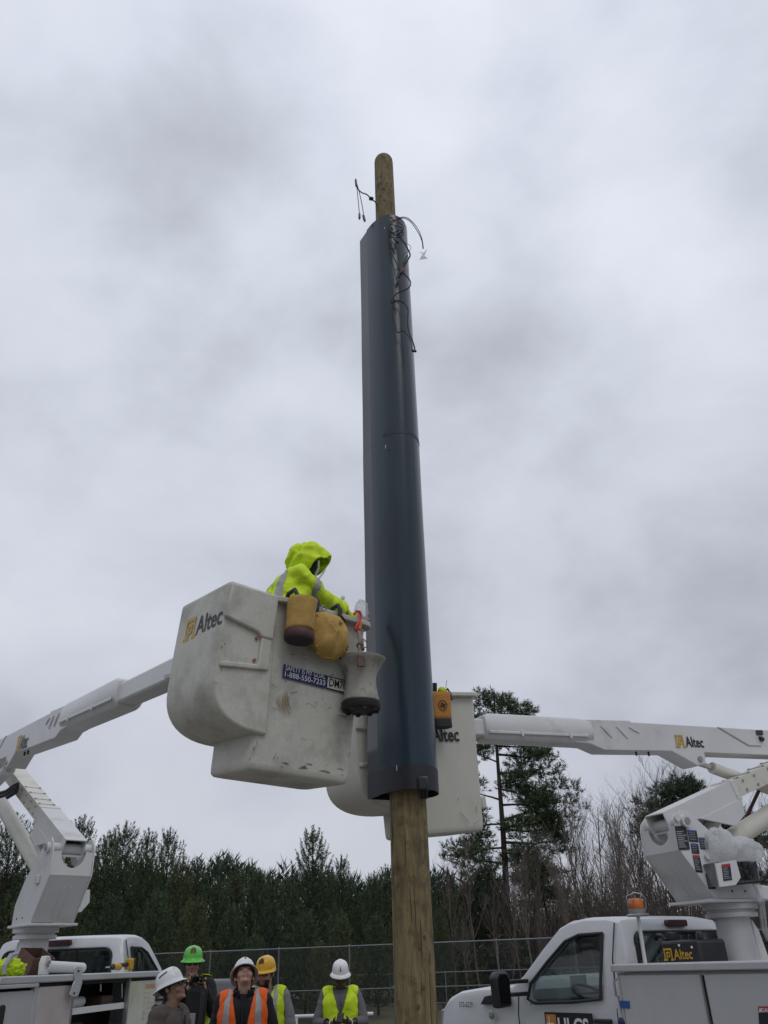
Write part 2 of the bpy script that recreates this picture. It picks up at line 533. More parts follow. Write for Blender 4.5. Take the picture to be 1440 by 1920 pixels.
def pine(H, R0, seed, needle, base=0.08, dens=1.0, label='', group=''):
    """a young pine: whorls of rising branches that end in upright candles"""
    R = random.Random(seed)
    t = thing('pine_tree', label, 'tree', (0, 0, 0), group=group)
    tr = MB()
    tr.tube([(0, 0, 0), (0.03, 0, H * .4), (0, 0.03, H * .8), (0, 0, H)], [0.014 * H, 0.011 * H, 0.005 * H, 0.01], 6)
    V, F = [], []
    nw = int(H * 2.5)
    for w in range(nw):
        f = base + (1 - base) * (w / nw) ** 0.92
        z = f * H
        prof = (1 - f) ** 0.75 * (0.55 + 0.45 * min(1, (f - base) / 0.18 + 0.35))
        nb = int((6 + R.random() * 3) * dens)
        a0 = R.random() * 6.28
        for b in range(nb):
            a = a0 + 6.283 * b / nb + R.uniform(-.3, .3)
            L = (R0 * prof + 0.12) * R.uniform(0.65, 1.15)
            rise = 0.15 + 0.75 * f + R.uniform(-.1, .15)
            o = Vector((math.cos(a), math.sin(a), 0))
            pts = []
            for q in range(4):
                s = q / 3
                pts.append(Vector((0, 0, z)) + o * (L * s * (1 - .12 * s)) + Vector((0, 0, L * (rise * s * s + 0.12 * s))))
            tr.tube(pts, [0.011 * L + .006, .009 * L + .004, .006 * L + .003, 0.004], 3, caps=False)
            ns = max(2, int(L * 5.6))
            for k in range(ns):
                s = 0.25 + 0.75 * (k + R.random()) / ns
                i = min(2, int(s * 3)); fr = s * 3 - i
                p = pts[i].lerp(pts[i + 1], min(1, fr))
                d = (pts[3] - pts[2]).normalized() + Vector((R.uniform(-.7, .7), R.uniform(-.7, .7), R.uniform(0.1, 0.9)))
                tuft(V, F, p, d, R.uniform(0.24, 0.42), 0.016, 19, R, .9, .17)
            tuft(V, F, pts[3], Vector((o.x * .25, o.y * .25, 1)), R.uniform(0.45, 0.75), 0.016, 32, R, 0.75, .15)
    for k in range(3):
        tuft(V, F, Vector((0, 0, H - .1 + k * .16)), Vector((R.uniform(-.1, .1), R.uniform(-.1, .1), 1)), 0.46, 0.016, 30, R, 0.75, .15)
    tr.build('trunk', M_bark, t, smooth=True)
    mk('crown', V, F, needle, t)
    return t


pines = [pine(8.2, 2.2, 11, M_needle), pine(7.6, 2.0, 12, M_needle2), pine(8.8, 2.4, 13, M_needle), pine(7.9, 1.9, 14, M_needle3)]
PINE_LAB = 'dense dark green young pine in the row left of the pole'
PINE_GRP = 'young pines in the row behind the fence'


def put_pine(i, u, vtop, d, label, group=None, fat=1.0):
    src = pines[i % 4]
    c = copy_tree(src)
    p = at(u, vtop, d)
    h0 = max(v.co.z for v in src.children[0].data.vertices) + 0.45
    k = (p.z + 0.1) / h0
    c.matrix_basis = Matrix.Translation((p.x, d, -0.1)) @ Matrix.Rotation(rnd.random() * 6.28, 4, 'Z') @ Matrix.Diagonal((k * fat, k * fat, k, 1))
    tag(c, label, 'tree', group)
    if group is None and 'group' in c: del c['group']
    return c


row = [(-60, 1520, 42), (-20, 1530, 46), (35, 1530, 43), (95, 1512, 47), (120, 1548, 40), (160, 1532, 44), (210, 1555, 42), (240, 1545, 47),
       (283, 1560, 42), (322, 1545, 44), (345, 1575, 40), (372, 1592, 45), (412, 1620, 43), (445, 1605, 46), (487, 1602, 45),
       (512, 1612, 42), (545, 1622, 44), (700, 1628, 46), (722, 1612, 48), (752, 1630, 44), (668, 1660, 42), (800, 1640, 45), (845, 1650, 44), (820, 1690, 40)]
ORD = 'first second third fourth fifth sixth seventh eighth ninth tenth eleventh twelfth thirteenth fourteenth fifteenth sixteenth seventeenth eighteenth nineteenth twentieth'.split()
seen = sorted([r for r in row if r[0] >= 0])
for k, (u, v, d) in enumerate(row):
    lab = PINE_LAB
    if u >= 0 and seen.index((u, v, d)) < 20: lab = 'dark young pine, %s treetop of the row counted from the left edge' % ORD[seen.index((u, v, d))]
    put_pine(k + (k // 3), u, v - (20 if u < 345 else -6 if u < 570 else 2) + rnd.uniform(-8, 8), d, lab, PINE_GRP, rnd.uniform(.9, 1.25))
put_pine(2, 587, 1530, 40, 'broad pine standing tallest just left of the pole, below the buckets', None, 1.1)
put_pine(0, 640, 1585, 42, 'pine leaning against the tallest one, right shoulder below the curved bucket', None, 1.0)
# lower, nearer pines that fill the foot of the row
for k, (u, v, d) in enumerate([(-30, 1640, 36), (60, 1650, 35), (140, 1640, 36), (215, 1660, 35), (300, 1650, 36), (370, 1665, 35), (440, 1680, 36),
                               (510, 1675, 35), (575, 1690, 36), (640, 1700, 35), (705, 1700, 36), (260, 1720, 34), (480, 1740, 34), (600, 1750, 34)]):
    put_pine(k, u, v, d, 'smaller dark pine at the foot of the row behind the fence', 'smaller pines at the foot of the row', 1.25)
for o in pines:
    for ch in list(o.children): bpy.data.objects.remove(ch)
    bpy.data.objects.remove(o)

# the wood behind the row, seen only as one dark mass
V, F = [], []
R = random.Random(5)
for k in range(13000):
    x = R.uniform(-44, 6); y = R.uniform(48, 54)
    top = 6.2 + 1.0 * mnoise.noise(Vector((x * .35, 3, 0)))
    z = top * (R.random() ** 0.8)
    if x > -6: z *= 0.85
    tuft(V, F, Vector((x, y, z)), Vector((R.uniform(-.5, .5), R.uniform(-.5, .5), 1)), R.uniform(0.5, 0.9), 0.045, 8, R)
tag(mk('pine_wood', V, F, M_needle3, None), 'dark mass of pine wood behind the front row of pines', 'woodland', kind='stuff')


# the tall loblolly right of the buckets
def big_pine(name, u, vtop, vbase_crown, d, seed, limbs, label, needle, lean=0.0, nclump=22):
    R = random.Random(seed)
    top = at(u, vtop, d)
    H = top.z
    if name.startswith('tall'): lean = at(939, 1715, d).x - top.x
    t = thing(name, label, 'tree', (top.x + lean, d, -0.1))
    tr = MB()
    base = Vector((top.x + lean, d, -0.1))
    path = [base.lerp(top, s) + Vector((0.12 * math.sin(s * 5), 0.1 * math.cos(s * 4), 0)) for s in [i / 8 for i in range(9)]]
    tr.tube(path, [0.015 * H * (1 - 0.85 * i / 8) + .012 for i in range(9)], 8)
    V, F = [], []

    def clump(c, r, n):
        for k in range(n):
            dirv = Vector((R.gauss(0, 1), R.gauss(0, 1), R.gauss(0.1, .7))).normalized()
            p = c + Vector((dirv.x * r * 1.25, dirv.y * r * 1.25, dirv.z * r * .42)) * R.random() ** .5
            tuft(V, F, p, dirv + Vector((0, 0, .5)), R.uniform(.26, .42), .017, 16, R, .7)

    for (v0, u1, v1, dd) in limbs:
        s0 = at(u, v0, d)
        e = at(u1, v1, d + dd)
        f = (s0.z + .1) / (H + .1)
        st = base.lerp(top, max(0.05, min(.98, f)))
        s0 = st
        mid = st.lerp(e, .5) + Vector((0, 0, -0.04 * (e - st).length))
        pts = [st, st.lerp(mid, .5) + Vector((0, 0, .02)), mid, mid.lerp(e, .55) + Vector((0, 0, .05)), e]
        L = (e - st).length
        tr.tube(pts, [.018 * L + .02, .015 * L + .015, .011 * L + .012, .008 * L + .008, .012], 5, caps=False)
        for k in range(int(5 + L * 4.4)):
            s = R.uniform(.42, 1.05)
            q = st.lerp(e, s) + Vector((R.gauss(0, .16 * L ** .6), R.gauss(0, .35), R.gauss(.12, .17 * L ** .5)))
            tr.tube([st.lerp(e, max(0, s - .1)) + Vector((0, 0, -.02 * L)), q], [.016, .006], 3, caps=False)
            clump(q, R.uniform(.22, .48), int(R.uniform(8, 15)))
    for k in range(nclump):
        s = R.random()
        z = H - (H - at(u, vbase_crown, d).z) * s
        a = R.random() * 6.28
        r = R.random() * (0.35 + 0.9 * s)
        q = Vector((top.x, d, z)) + Vector((math.cos(a) * r, math.sin(a) * r, 0))
        tr.tube([Vector((top.x, d, z - .25)), q], [.02, .008], 3, caps=False)
        clump(q, R.uniform(.25, .5), 11)
    tr.build('trunk', M_bark, t, smooth=True, world=True)
    inv = wmat(t).inverted()
    mk('crown', [inv @ v for v in V], F, needle, t)


big_pine('tall_pine_tree', 930, 1303, 1400, 46, 3,
         [(1340, 900, 1312, 0.5), (1335, 960, 1330, -.4), (1350, 985, 1335, 1), (1400, 1010, 1395, .5), (1415, 1040, 1418, -.8), (1430, 880, 1405, -.5),
          (1450, 1030, 1440, 1), (1470, 985, 1462, -1), (1480, 1005, 1490, 0.5), (1500, 870, 1475, .7), (1510, 1035, 1500, -.6), (1540, 1062, 1490, .4), (1552, 1068, 1530, -.6),
          (1555, 1040, 1555, 1.2), (1560, 985, 1550, -1), (1545, 868, 1545, -.7), (1580, 1060, 1575, .6), (1590, 870, 1590, 1), (1600, 1020, 1600, -1), (1605, 975, 1620, .5), (1620, 850, 1598, -1),
          (1370, 880, 1352, -1), (1372, 975, 1375, -.6), (1640, 990, 1655, .8), (1650, 880, 1640, -.8)],
         'tall open-crowned pine behind the truck boom, right of the buckets', M_needle, lean=0.1, nclump=14)
big_pine('pine_tree', 1275, 1462, 1540, 43, 8,
         [(1500, 1235, 1490, 0), (1505, 1310, 1480, .5), (1520, 1215, 1520, .6), (1530, 1330, 1510, -.5), (1540, 1245, 1545, -.6), (1545, 1320, 1550, .6), (1560, 1200, 1555, .3), (1575, 1300, 1590, .3)],
         'round-topped pine showing between the upper and lower truck booms', M_needle3, nclump=30)
big_pine('pine_tree', 1385, 1530, 1600, 44, 9,
         [(1560, 1350, 1560, 0), (1570, 1425, 1550, .5), (1585, 1340, 1590, .6), (1590, 1435, 1590, -.5), (1610, 1380, 1620, -.6), (1625, 1350, 1640, .6), (1650, 1420, 1660, .6)],
         'pine at the right edge behind the pale boom cylinder', M_needle3, nclump=34)
big_pine('pine_tree', 1010, 1600, 1690, 50, 10,
         [(1640, 985, 1625, 0), (1645, 1040, 1640, .5), (1665, 990, 1665, .6), (1680, 1050, 1690, -.5), (1700, 1000, 1705, 0.4)],
         'low olive pine in the bare wood between tall pine and white truck', M_needle2, nclump=30)


def bare(H, seed, m, spread=0.5):
    """a leafless tree: one mesh for the trunk and limbs, one for the fine twigs"""
    R = random.Random(seed)
    t = thing('bare_tree', '', 'tree')
    a, b = MB(), MB()

    def grow(p, d, L, r, lev):
        pts, rs = [p], [r]
        n = 4 if lev < 2 else 3
        dd = d.copy()
        for i in range(n):
            dd = (dd + Vector((R.gauss(0, .07 + .06 * lev), R.gauss(0, .07 + .06 * lev), .05))).normalized()
            p = p + dd * (L / n)
            pts.append(p); rs.append(r * (1 - .78 * (i + 1) / n) + .0025)
        (a if lev < 2 else b).tube(pts, rs, 6 if lev == 0 else (4 if lev == 1 else 3), caps=False)
        if lev >= 3: return
        k = [16, 7, 5][lev]
        for i in range(k):
            s = R.uniform(.22 if lev == 0 else .15, 1.0)
            q = min(n - 1, int(s * n))
            pp = pts[q].lerp(pts[q + 1], s * n - q)
            an = R.random() * 6.28
            o = Vector((math.cos(an), math.sin(an), 0))
            nd_ = (dd * 0.75 + o * spread * R.uniform(.6, 1.3) + Vector((0, 0, .35))).normalized()
            grow(pp, nd_, L * R.uniform(.28, .5) * (1.15 - .5 * s if lev == 0 else 1), r * .42 * (1.2 - .7 * s), lev + 1)

    grow(Vector((0, 0, 0)), Vector((0, 0, 1)), H, .0075 * H, 0)
    a.build('trunk', m, t, smooth=True, recalc=False)
    b.build('crown', m, t, recalc=False)
    return t


bares = [bare(9, 21, M_twig, .45), bare(8.5, 22, M_twig2, .6), bare(9.5, 23, M_twig, .35), bare(8, 24, M_twig2, .7), bare(10, 25, M_twig, .5)]
BL = ['slender grey leafless tree in the bare wood right of the pole', 'leafless tree with spreading brown twigs in the bare wood right of the pole']


def put_bare(i, u, vtop, d, label, group=None):
    src = bares[i % 5]
    c = copy_tree(src)
    p = at(u, vtop, d)
    h0 = max(v.co.z for v in src.children[1].data.vertices)
    k = (p.z + .15) / h0
    w = k * rnd.uniform(.85, 1.1)
    c.matrix_basis = Matrix.Translation((p.x, d, -0.15)) @ Matrix.Rotation(rnd.random() * 6.28, 4, 'Z') @ Matrix.Diagonal((w, w, k, 1))
    tag(c, label, 'tree', group)
    return c


put_bare(2, 1072, 1462, 43, 'thin tall bare sapling rising right beside the tall pine')
put_bare(4, 1215, 1400, 46, 'tallest bare tree, its fine twigs crossing the upper boom near its lettering')
put_bare(0, 1262, 1425, 47, 'bare tree whose twigs frame the round-topped pine between the booms')
tops = [(880, 1570), (905, 1610), (838, 1600), (955, 1585), (975, 1560), (1005, 1580), (1030, 1545), (1050, 1590), (1090, 1520), (1105, 1500), (1122, 1490), (1140, 1505), (1150, 1480),
        (1165, 1470), (1180, 1482), (1195, 1460), (1205, 1500), (1230, 1450), (1245, 1540), (1285, 1560), (1310, 1540), (1330, 1560), (1350, 1520), (1400, 1480), (1425, 1490), (1440, 1510), (1465, 1500), (860, 1640), (925, 1640), (1060, 1620), (1110, 1560), (1170, 1545),
        (990, 1650), (1135, 1600), (1200, 1610), (1250, 1640), (1080, 1650), (1020, 1680), (945, 1690), (1310, 1640), (1360, 1650), (1430, 1640), (870, 1700), (1150, 1680), (1225, 1690), (1400, 1700)]
for k, (u, v) in enumerate(tops):
    i = (k * 3 + k // 5) % 5
    put_bare(i, u, v, rnd.uniform(38, 50), BL[0 if i in (0, 2, 4) else 1], ['slender grey trees of the bare wood', 'spreading brown trees of the bare wood'][0 if i in (0, 2, 4) else 1])
for o in bares:
    for ch in list(o.children): bpy.data.objects.remove(ch)
    bpy.data.objects.remove(o)

# brush and far trunks of the bare wood, one mass that closes the view
b = MB()
R = random.Random(31)
for k in range(9000):
    x = R.uniform(1, 46); y = R.uniform(50, 58)
    h = (5.4 + 1.6 * mnoise.noise(Vector((x * .22, 9, 0)))) * R.uniform(.25, 1.12)
    z0 = R.uniform(0, 2.6)
    d = Vector((R.gauss(0, .28), R.gauss(0, .2), 1)) * (h - min(z0, h * .6))
    p = Vector((x, y, min(z0, h * .6)))
    b.tube([p, p + d * .5 + Vector((R.gauss(0, .1), 0, 0)), p + d], [.028, .018, .005], 3, caps=False)
    for q in range(3):
        s = p + d * R.uniform(.3, .9)
        b.tube([s, s + Vector((R.gauss(0, .5), R.gauss(0, .3), R.uniform(.2, .9)))], [.012, .004], 3, caps=False)
tag(b.build('bare_wood', M_twig2, recalc=False), 'brown leafless wood closing the view on the right', 'woodland', kind='stuff')
V, F = [], []
for k in range(9000):
    x = R.uniform(0.5, 46); y = R.uniform(44, 60)
    z = (2.0 + 1.3 * mnoise.noise(Vector((x * .3, y * .2, 4)))) * R.random()
    if x > 22: z *= 1.3
    tuft(V, F, Vector((x, y, max(0, z))), Vector((R.uniform(-1, 1), R.uniform(-1, 1), .6)), R.uniform(.4, .8), .05, 7, R, .9)
tag(mk('evergreen_undergrowth', V, F, M_leaf, None), 'dark evergreen undergrowth at the foot of the bare wood', 'undergrowth', kind='stuff')


# unseen ring of woods added behind and beside the camera to darken reflections
V, F = [], []
for k in range(7000):
    a = R.uniform(math.radians(118), math.radians(422)); r = R.uniform(48, 56)
    z = (9.5 + 2.5 * mnoise.noise(Vector((a * 6, 7, 0)))) * R.random() ** .8
    tuft(V, F, Vector((r * math.cos(a), r * math.sin(a), z)), Vector((R.uniform(-.5, .5), R.uniform(-.5, .5), 1)), R.uniform(1.2, 2.0), .16, 8, R)
tag(mk('added_reflection_wood', V, F, M_needle3, None), 'unseen dark wood added around the lot for reflections', 'woodland', kind='stuff')


# ------------------------------------------------------------------ fences
def fence(name, label, A, B, H, spacing, rails, pr, group=None, wire=True, taller=None):
    A, B = Vector(A), Vector(B)
    t = thing(name, label, 'fence', A, group=group)
    L = (B - A).length
    X = (B - A).normalized()
    n = int(L / spacing)
    for i in range(n + 1):
        p = A + X * (i * spacing)
        h = H + (0.12 if taller is not None and i == taller else 0.0)
        rr = pr * (1.5 if taller is not None and i == taller else 1.0)
        m = MB()
        m.tube([p, p + Vector((0, 0, h - .03))], rr, 8)
        m.lathe([(rr * 1.15, 0), (rr * 1.15, .03), (rr * .6, .06), (0.0, .075)], 8, Matrix.Translation(p + Vector((0, 0, h - .03))))
        m.build('post', M_alu, t, smooth=True, world=True)
    for z, r in rails:
        m = MB()
        m.tube([A + Vector((0, 0, z)), B + Vector((0, 0, z))], r, 8)
        m.build('rail', M_alu, t, smooth=True, world=True)
    if wire:
        m = MB()
        w, cell = 0.0013, 0.06
        N = Vector((-X.y, X.x, 0))
        off = -N * (pr + .006)
        k = -int(H / cell)
        while k * cell < L:
            for sgn in (1, -1):
                x0 = k * cell if sgn == 1 else k * cell + H
                x1 = x0 + sgn * H
                z0, z1 = 0.04, H - 0.02
                a = [x0, z0]; c = [x1, z1]
                for P_, Q_ in ((a, c), (c, a)):
                    for lim in (0, L):
                        if (P_[0] - lim) * (1 if lim == 0 else -1) < 0 and abs(Q_[0] - P_[0]) > 1e-6:
                            f = (lim - P_[0]) / (Q_[0] - P_[0])
                            P_[1] = P_[1] + (Q_[1] - P_[1]) * f; P_[0] = lim
                if 0 <= a[0] <= L and 0 <= c[0] <= L and abs(c[1] - a[1]) > .02:
                    p = A + X * a[0] + Vector((0, 0, a[1])) + off * (1 + .1 * sgn)
                    q = A + X * c[0] + Vector((0, 0, c[1])) + off * (1 + .1 * sgn)
                    D = (q - p).normalized(); s = D.cross(N) * w
                    m.add([p - s, p + s, p + N * w * 1.6, q - s, q + s, q + N * w * 1.6], [(0, 1, 4, 3), (1, 2, 5, 4), (2, 0, 3, 5)])
            k += 1
        o = m.build('wire_mesh', M_wire, t, world=True, recalc=False)
        o['kind'] = 'stuff'
    return t


a0 = at(270, 1795, 31.5); b0 = at(1480, 1727, 27.6)
fl = Vector((a0.x, a0.y, 0)); fr_ = Vector((b0.x, b0.y, 0))
fence('chain_link_fence', 'grey chain-link fence with tall top rail running behind the people', fl, fr_, 2.17, 2.42, [(2.15, .021), (0.92, .018)], .025, taller=6)
a1 = at(430, 1845, 41); b1 = at(1130, 1815, 38)
fence('chain_link_fence', 'lower chain-link fence farther back, its thin rails between the nearer rails', Vector((a1.x, a1.y, 0)), Vector((b1.x, b1.y, 0)), 1.22, 2.4, [(1.2, .022), (.1, .018)], .024, wire=False)
# white pipe barrier
t = thing('pipe_barrier', 'low white pipe barrier on the lot left of the person with the phone', 'barrier', (at(560, 1907, 20).x, 20, 0))
p0 = at(546, 1906, 20); p1 = at(700, 1906, 20)
MB().tube([(p0.x - .05, 20, p0.z), (p1.x, 20, p0.z)], .032, 10).build('rail', M_white, t, smooth=True, world=True)
for u in (556, 660):
    x = at(u, 1910, 20).x
    MB().tube([(x, 20, 0), (x, 20, p0.z)], .03, 10).build('post', M_white, t, smooth=True, world=True)

# ------------------------------------------------------------------ the pole, its sleeve and wires
PB = at(780, 1905, 7.0); PT = at(719, 298, 7.0)
pdir = (PT - PB).normalized()
PBASE = PB + pdir * (-PB.z / pdir.z)


def axis(z):
    return PBASE + (PT - PBASE) * (z / PT.z)


def pole_r(z):
    return 0.163 - (0.163 - 0.120) * z / PT.z


def frame_at0(p, a):
    return Matrix.Translation(p) @ Matrix.Rotation(a, 4, 'Z')


pole = thing('utility_pole', 'tall round wooden pole standing upright between the two buckets', 'pole', PBASE)
m = MB()
vs, fs = [], []
NZ, NA = 150, 28
zs = [-0.3 + (PT.z + 0.22) * i / (NZ - 1) for i in range(NZ)]
for z in zs:
    c = axis(z)
    for k in range(NA):
        a = 6.283185 * k / NA
        rr = pole_r(z) * (1 + 0.012 * mnoise.noise(Vector((math.cos(a) * 3, math.sin(a) * 3, z * .7))) + .006 * mnoise.noise(Vector((math.cos(a) * 9, math.sin(a) * 9, z * 1.5))))
        vs.append((c.x + rr * math.cos(a), c.y + rr * math.sin(a), z))
for f_, dz in ((.97, .035), (.85, .07), (.6, .10), (.25, .118)):
    c = axis(PT.z)
    for k in range(NA):
        a = 6.283185 * k / NA
        vs.append((c.x + .12 * f_ * math.cos(a), c.y + .12 * f_ * math.sin(a), zs[-1] + dz))
nr = NZ + 4
for i in range(nr - 1):
    for k in range(NA):
        fs.append((i * NA + k, i * NA + (k + 1) % NA, (i + 1) * NA + (k + 1) % NA, (i + 1) * NA + k))
fs.append([(nr - 1) * NA + k for k in range(NA)])
m.add(vs, fs)
m.build('wood_shaft', M_wood, pole, smooth=True, world=True, angle=80)
for (u, v) in ((715, 333), (720, 357), (726, 345)):
    p = at(u, v, 6.9)
    c = axis(p.z); n = Vector((p.x - c.x, -.11, 0)).normalized()
    q = Vector((c.x, c.y, p.z)) + n * (pole_r(p.z) - .01)
    MB().tube([q, q + n * .014], .012, 8).build('bolt_hole', M_black, pole, smooth=True, world=True)

Rk = random.Random(12)
for k in range(22):                                   # drying cracks and knots on the bare wood
    zc_ = Rk.uniform(.9, 2.8) if k < 16 else Rk.uniform(9.9, 10.6)
    a_k = math.radians(Rk.uniform(-160, -20)); ln_k = Rk.uniform(.10, .55) if k < 16 else Rk.uniform(.05, .2)
    Pk = []
    for q in range(6):
        z = zc_ + ln_k * (q / 5 - .5); aa = a_k + .05 * mnoise.noise(Vector((k, z * 5, 0)))
        c = axis(z); Pk.append((c.x + (pole_r(z) + .0005) * math.cos(aa), c.y + (pole_r(z) + .0005) * math.sin(aa), z))
    MB().tube(Pk, [.0008, .0028, .0035, .003, .002, .0006], 5).build('drying_crack', M_bark, pole, smooth=True, world=True)
for k in range(7):
    zc_ = Rk.uniform(1.2, 2.75) if k < 5 else Rk.uniform(9.9, 10.5)
    a_k = math.radians(Rk.uniform(-150, -30)); c = axis(zc_)
    p = Vector((c.x + (pole_r(zc_) - .004) * math.cos(a_k), c.y + (pole_r(zc_) - .004) * math.sin(a_k), zc_))
    MB(frame_at0(p, a_k)).ell((0, 0, 0), (.008, .016, .024), 12, 8).build('knot', mat('pole_knot', (.10, .07, .036), .9, var=.3, scale=30) if k == 0 else MATS['pole_knot'], pole, smooth=True, world=True)

Z0, ZJ, ZT = 2.86, 6.30, 9.53
sec_fin = [(-0.325, 0.14), (-0.295, 0.09), (-0.265, 0.04), (-0.235, -0.01)]
sec_cur = [(-0.235, -0.01), (-0.20, -0.065), (-0.16, -0.118), (-0.115, -0.164), (-0.07, -0.20), (-0.015, -0.230), (0.05, -0.242), (0.11, -0.228), (0.17, -0.192), (0.215, -0.13), (0.243, -0.055), (0.252, 0.02), (0.243, 0.09), (0.21, 0.16),
           (0.15, 0.212), (0.07, 0.238), (-0.02, 0.245), (-0.12, 0.235), (-0.22, 0.2), (-0.30, 0.155)]
sleeve = thing('pole_sleeve', 'glossy dark navy sleeve wrapped around the upper part of the pole', 'sleeve', axis(Z0))


def shell(name, sec, z0, z1, k, m_, dz=0.0):
    b = MB()
    vs, fs = [], []
    nz = 12
    for i in range(nz):
        z = z0 + (z1 - z0) * i / (nz - 1)
        c = axis(z)
        for (x, y) in sec:
            w = 1 + .004 * math.sin(z * 1.7 + x * 9) + .003 * math.sin(z * 4.1 + y * 11)
            vs.append((c.x + x * k * w, c.y + y * k * w, z))
    n = len(sec)
    for i in range(nz - 1):
        for j in range(n - 1):
            fs.append((i * n + j, i * n + j + 1, (i + 1) * n + j + 1, (i + 1) * n + j))
    b.add(vs, fs)
    o = b.build(name, m_, sleeve, smooth=True, world=True, recalc=False, angle=50)
    md = o.modifiers.new('solid', 'SOLIDIFY'); md.thickness = 0.007; md.offset = 1
    md = o.modifiers.new('split', 'EDGE_SPLIT'); md.split_angle = math.radians(40); md.use_edge_sharp = False
    return o


shell('curved_sheet', sec_cur, ZJ + .028, ZT, 0.996, M_sleeve)
shell('flat_fin', sec_fin, ZJ + .034, ZT - .02, 0.996, M_sleeve2)
shell('curved_sheet', sec_cur, Z0 + .1, ZJ + .03, 1.0, M_sleeve)
shell('flat_fin', sec_fin, Z0 + .1, ZJ + .03, 1.0, M_sleeve2)
shell('joint_strip', sec_cur[3:12], ZJ + .03, ZJ + .075, 1.012, M_band)
shell('bottom_band', sec_cur, Z0, Z0 + .19, 1.014, M_band)
shell('bottom_band', sec_fin, Z0 - .005, Z0 + .195, 1.012, M_band)
# inner hoop and latch under the sleeve
lb = at(793, 1469, 6.75)
b = MB(); b.cbox((0, 0, 0), (.085, .05, .115), Matrix.Translation(lb))
b.build('latch', M_plastic, sleeve, bevel=.018, seg=3, world=True)
b = MB()
for k in range(3): b.tube([lb + Vector((-.03 + .03 * k, 0.01, -.05)), lb + Vector((-.02 + .02 * k, .04, -.11))], .012, 6)
b.build('cable_gland', M_black, sleeve, smooth=True, world=True)
b = MB()
c = axis(Z0 + .04)
b.tube([Vector((c.x + .19 * math.cos(a), c.y + .19 * math.sin(a), Z0 + .05)) for a in [6.283 * k / 24 for k in range(25)]], .018, 6)
b.build('inner_hoop', M_black, sleeve, smooth=True, world=True)
for (u, v, h) in ((721, 338 + 90, 8), (723, 838, 12), (744, 1440, 12)):
    p = at(u, v, 6.76)
    MB().box((p.x - .002, p.y - .004, p.z - h * .0018), (p.x + .002, p.y + .01, p.z + h * .0018)).build('edge_clip', M_chrome, sleeve, world=True)


def wire(name, pts, d, r, parent, m_=None):
    P = [at(u, v, d if not isinstance(d, list) else d[i]) for i, (u, v) in enumerate(pts)]
    # Catmull-Rom
    Q = []
    for i in range(len(P) - 1):
        p0, p1, p2, p3 = P[max(i - 1, 0)], P[i], P[i + 1], P[min(i + 2, len(P) - 1)]
        for k in range(6):
            t = k / 6
            Q.append(0.5 * ((2 * p1) + (-p0 + p2) * t + (2 * p0 - 5 * p1 + 4 * p2 - p3) * t * t + (-p0 + 3 * p1 - 3 * p2 + p3) * t ** 3))
    Q.append(P[-1])
    return MB().tube(Q, r, 6).build(name, m_ or M_black, parent, smooth=True, world=True)


def plug(name, u0, v0, u1, v1, d, r, parent, m_=None):
    a, b_ = at(u0, v0, d), at(u1, v1, d)
    MB().tube([a, a.lerp(b_, .15), a.lerp(b_, .85), b_], [r * .6, r, r, r * .7], 8).build(name, m_ or M_plastic, parent, smooth=True, world=True)


DW = 6.70
wt = thing('wire_bundle', 'tangle of thin black wires hanging down the front of the sleeve', 'wires', at(745, 420, DW))
wire('wire', [(737, 412), (728, 425), (728, 450), (736, 478), (742, 490), (748, 505), (752, 512)], DW, .007, wt)
wire('wire', [(740, 415), (726, 428), (735, 436), (752, 432), (756, 440), (740, 446), (728, 440)], DW - .02, .006, wt)
wire('wire', [(732, 420), (745, 424), (755, 430), (748, 440), (735, 438), (730, 452), (734, 466)], DW - .01, .005, wt)
wire('wire', [(745, 416), (756, 424), (754, 436), (742, 442), (732, 432)], DW - .03, .005, wt)
wire('wire', [(738, 440), (730, 452), (727, 462), (733, 470), (728, 480)], DW - .01, .003, wt)
wire('wire', [(748, 443), (758, 455), (765, 468), (769, 478), (766, 485), (762, 492), (757, 500)], DW, .009, wt)
wire('wire', [(748, 450), (760, 455), (770, 462), (768, 470), (758, 476), (754, 488), (755, 500)], DW - .02, .003, wt)
wire('wire', [(752, 505), (758, 497), (760, 506), (756, 512), (759, 520)], DW, .004, wt, M_redp)
wire('wire', [(746, 502), (752, 507), (757, 513), (766, 522), (770, 531), (766, 540), (754, 546), (742, 552), (735, 562), (734, 566)], DW, .0075, wt)
wire('wire', [(745, 503), (739, 512), (738, 526), (742, 548), (746, 566), (747, 570), (742, 564), (735, 561)], DW - .02, .004, wt)
wire('wire', [(733, 568), (745, 564), (757, 568), (765, 580), (764, 600), (766, 620), (772, 636), (777, 650), (778, 658)], DW, .008, wt)
wire('wire', [(733, 569), (737, 590), (742, 612), (746, 624), (753, 620), (762, 625), (770, 640), (773, 660)], DW - .02, .006, wt)
plug('connector', 747, 440, 750, 434, DW - .02, .016, wt)
plug('connector', 739, 446, 746, 455, DW - .02, .02, wt)
plug('connector', 749, 516, 757, 505, DW - .02, .024, wt)
plug('connector', 764, 478, 757, 494, DW - .02, .012, wt)
plug('connector', 747, 514, 749, 520, DW - .02, .014, wt)
plug('connector', 772, 657, 781, 659, DW - .02, .014, wt)
wire('wire', [(736, 409), (733, 408), (738, 412), (744, 413)], DW, .006, wt)
plug('connector', 736, 414, 742, 412, DW - .01, .012, wt, M_redp)

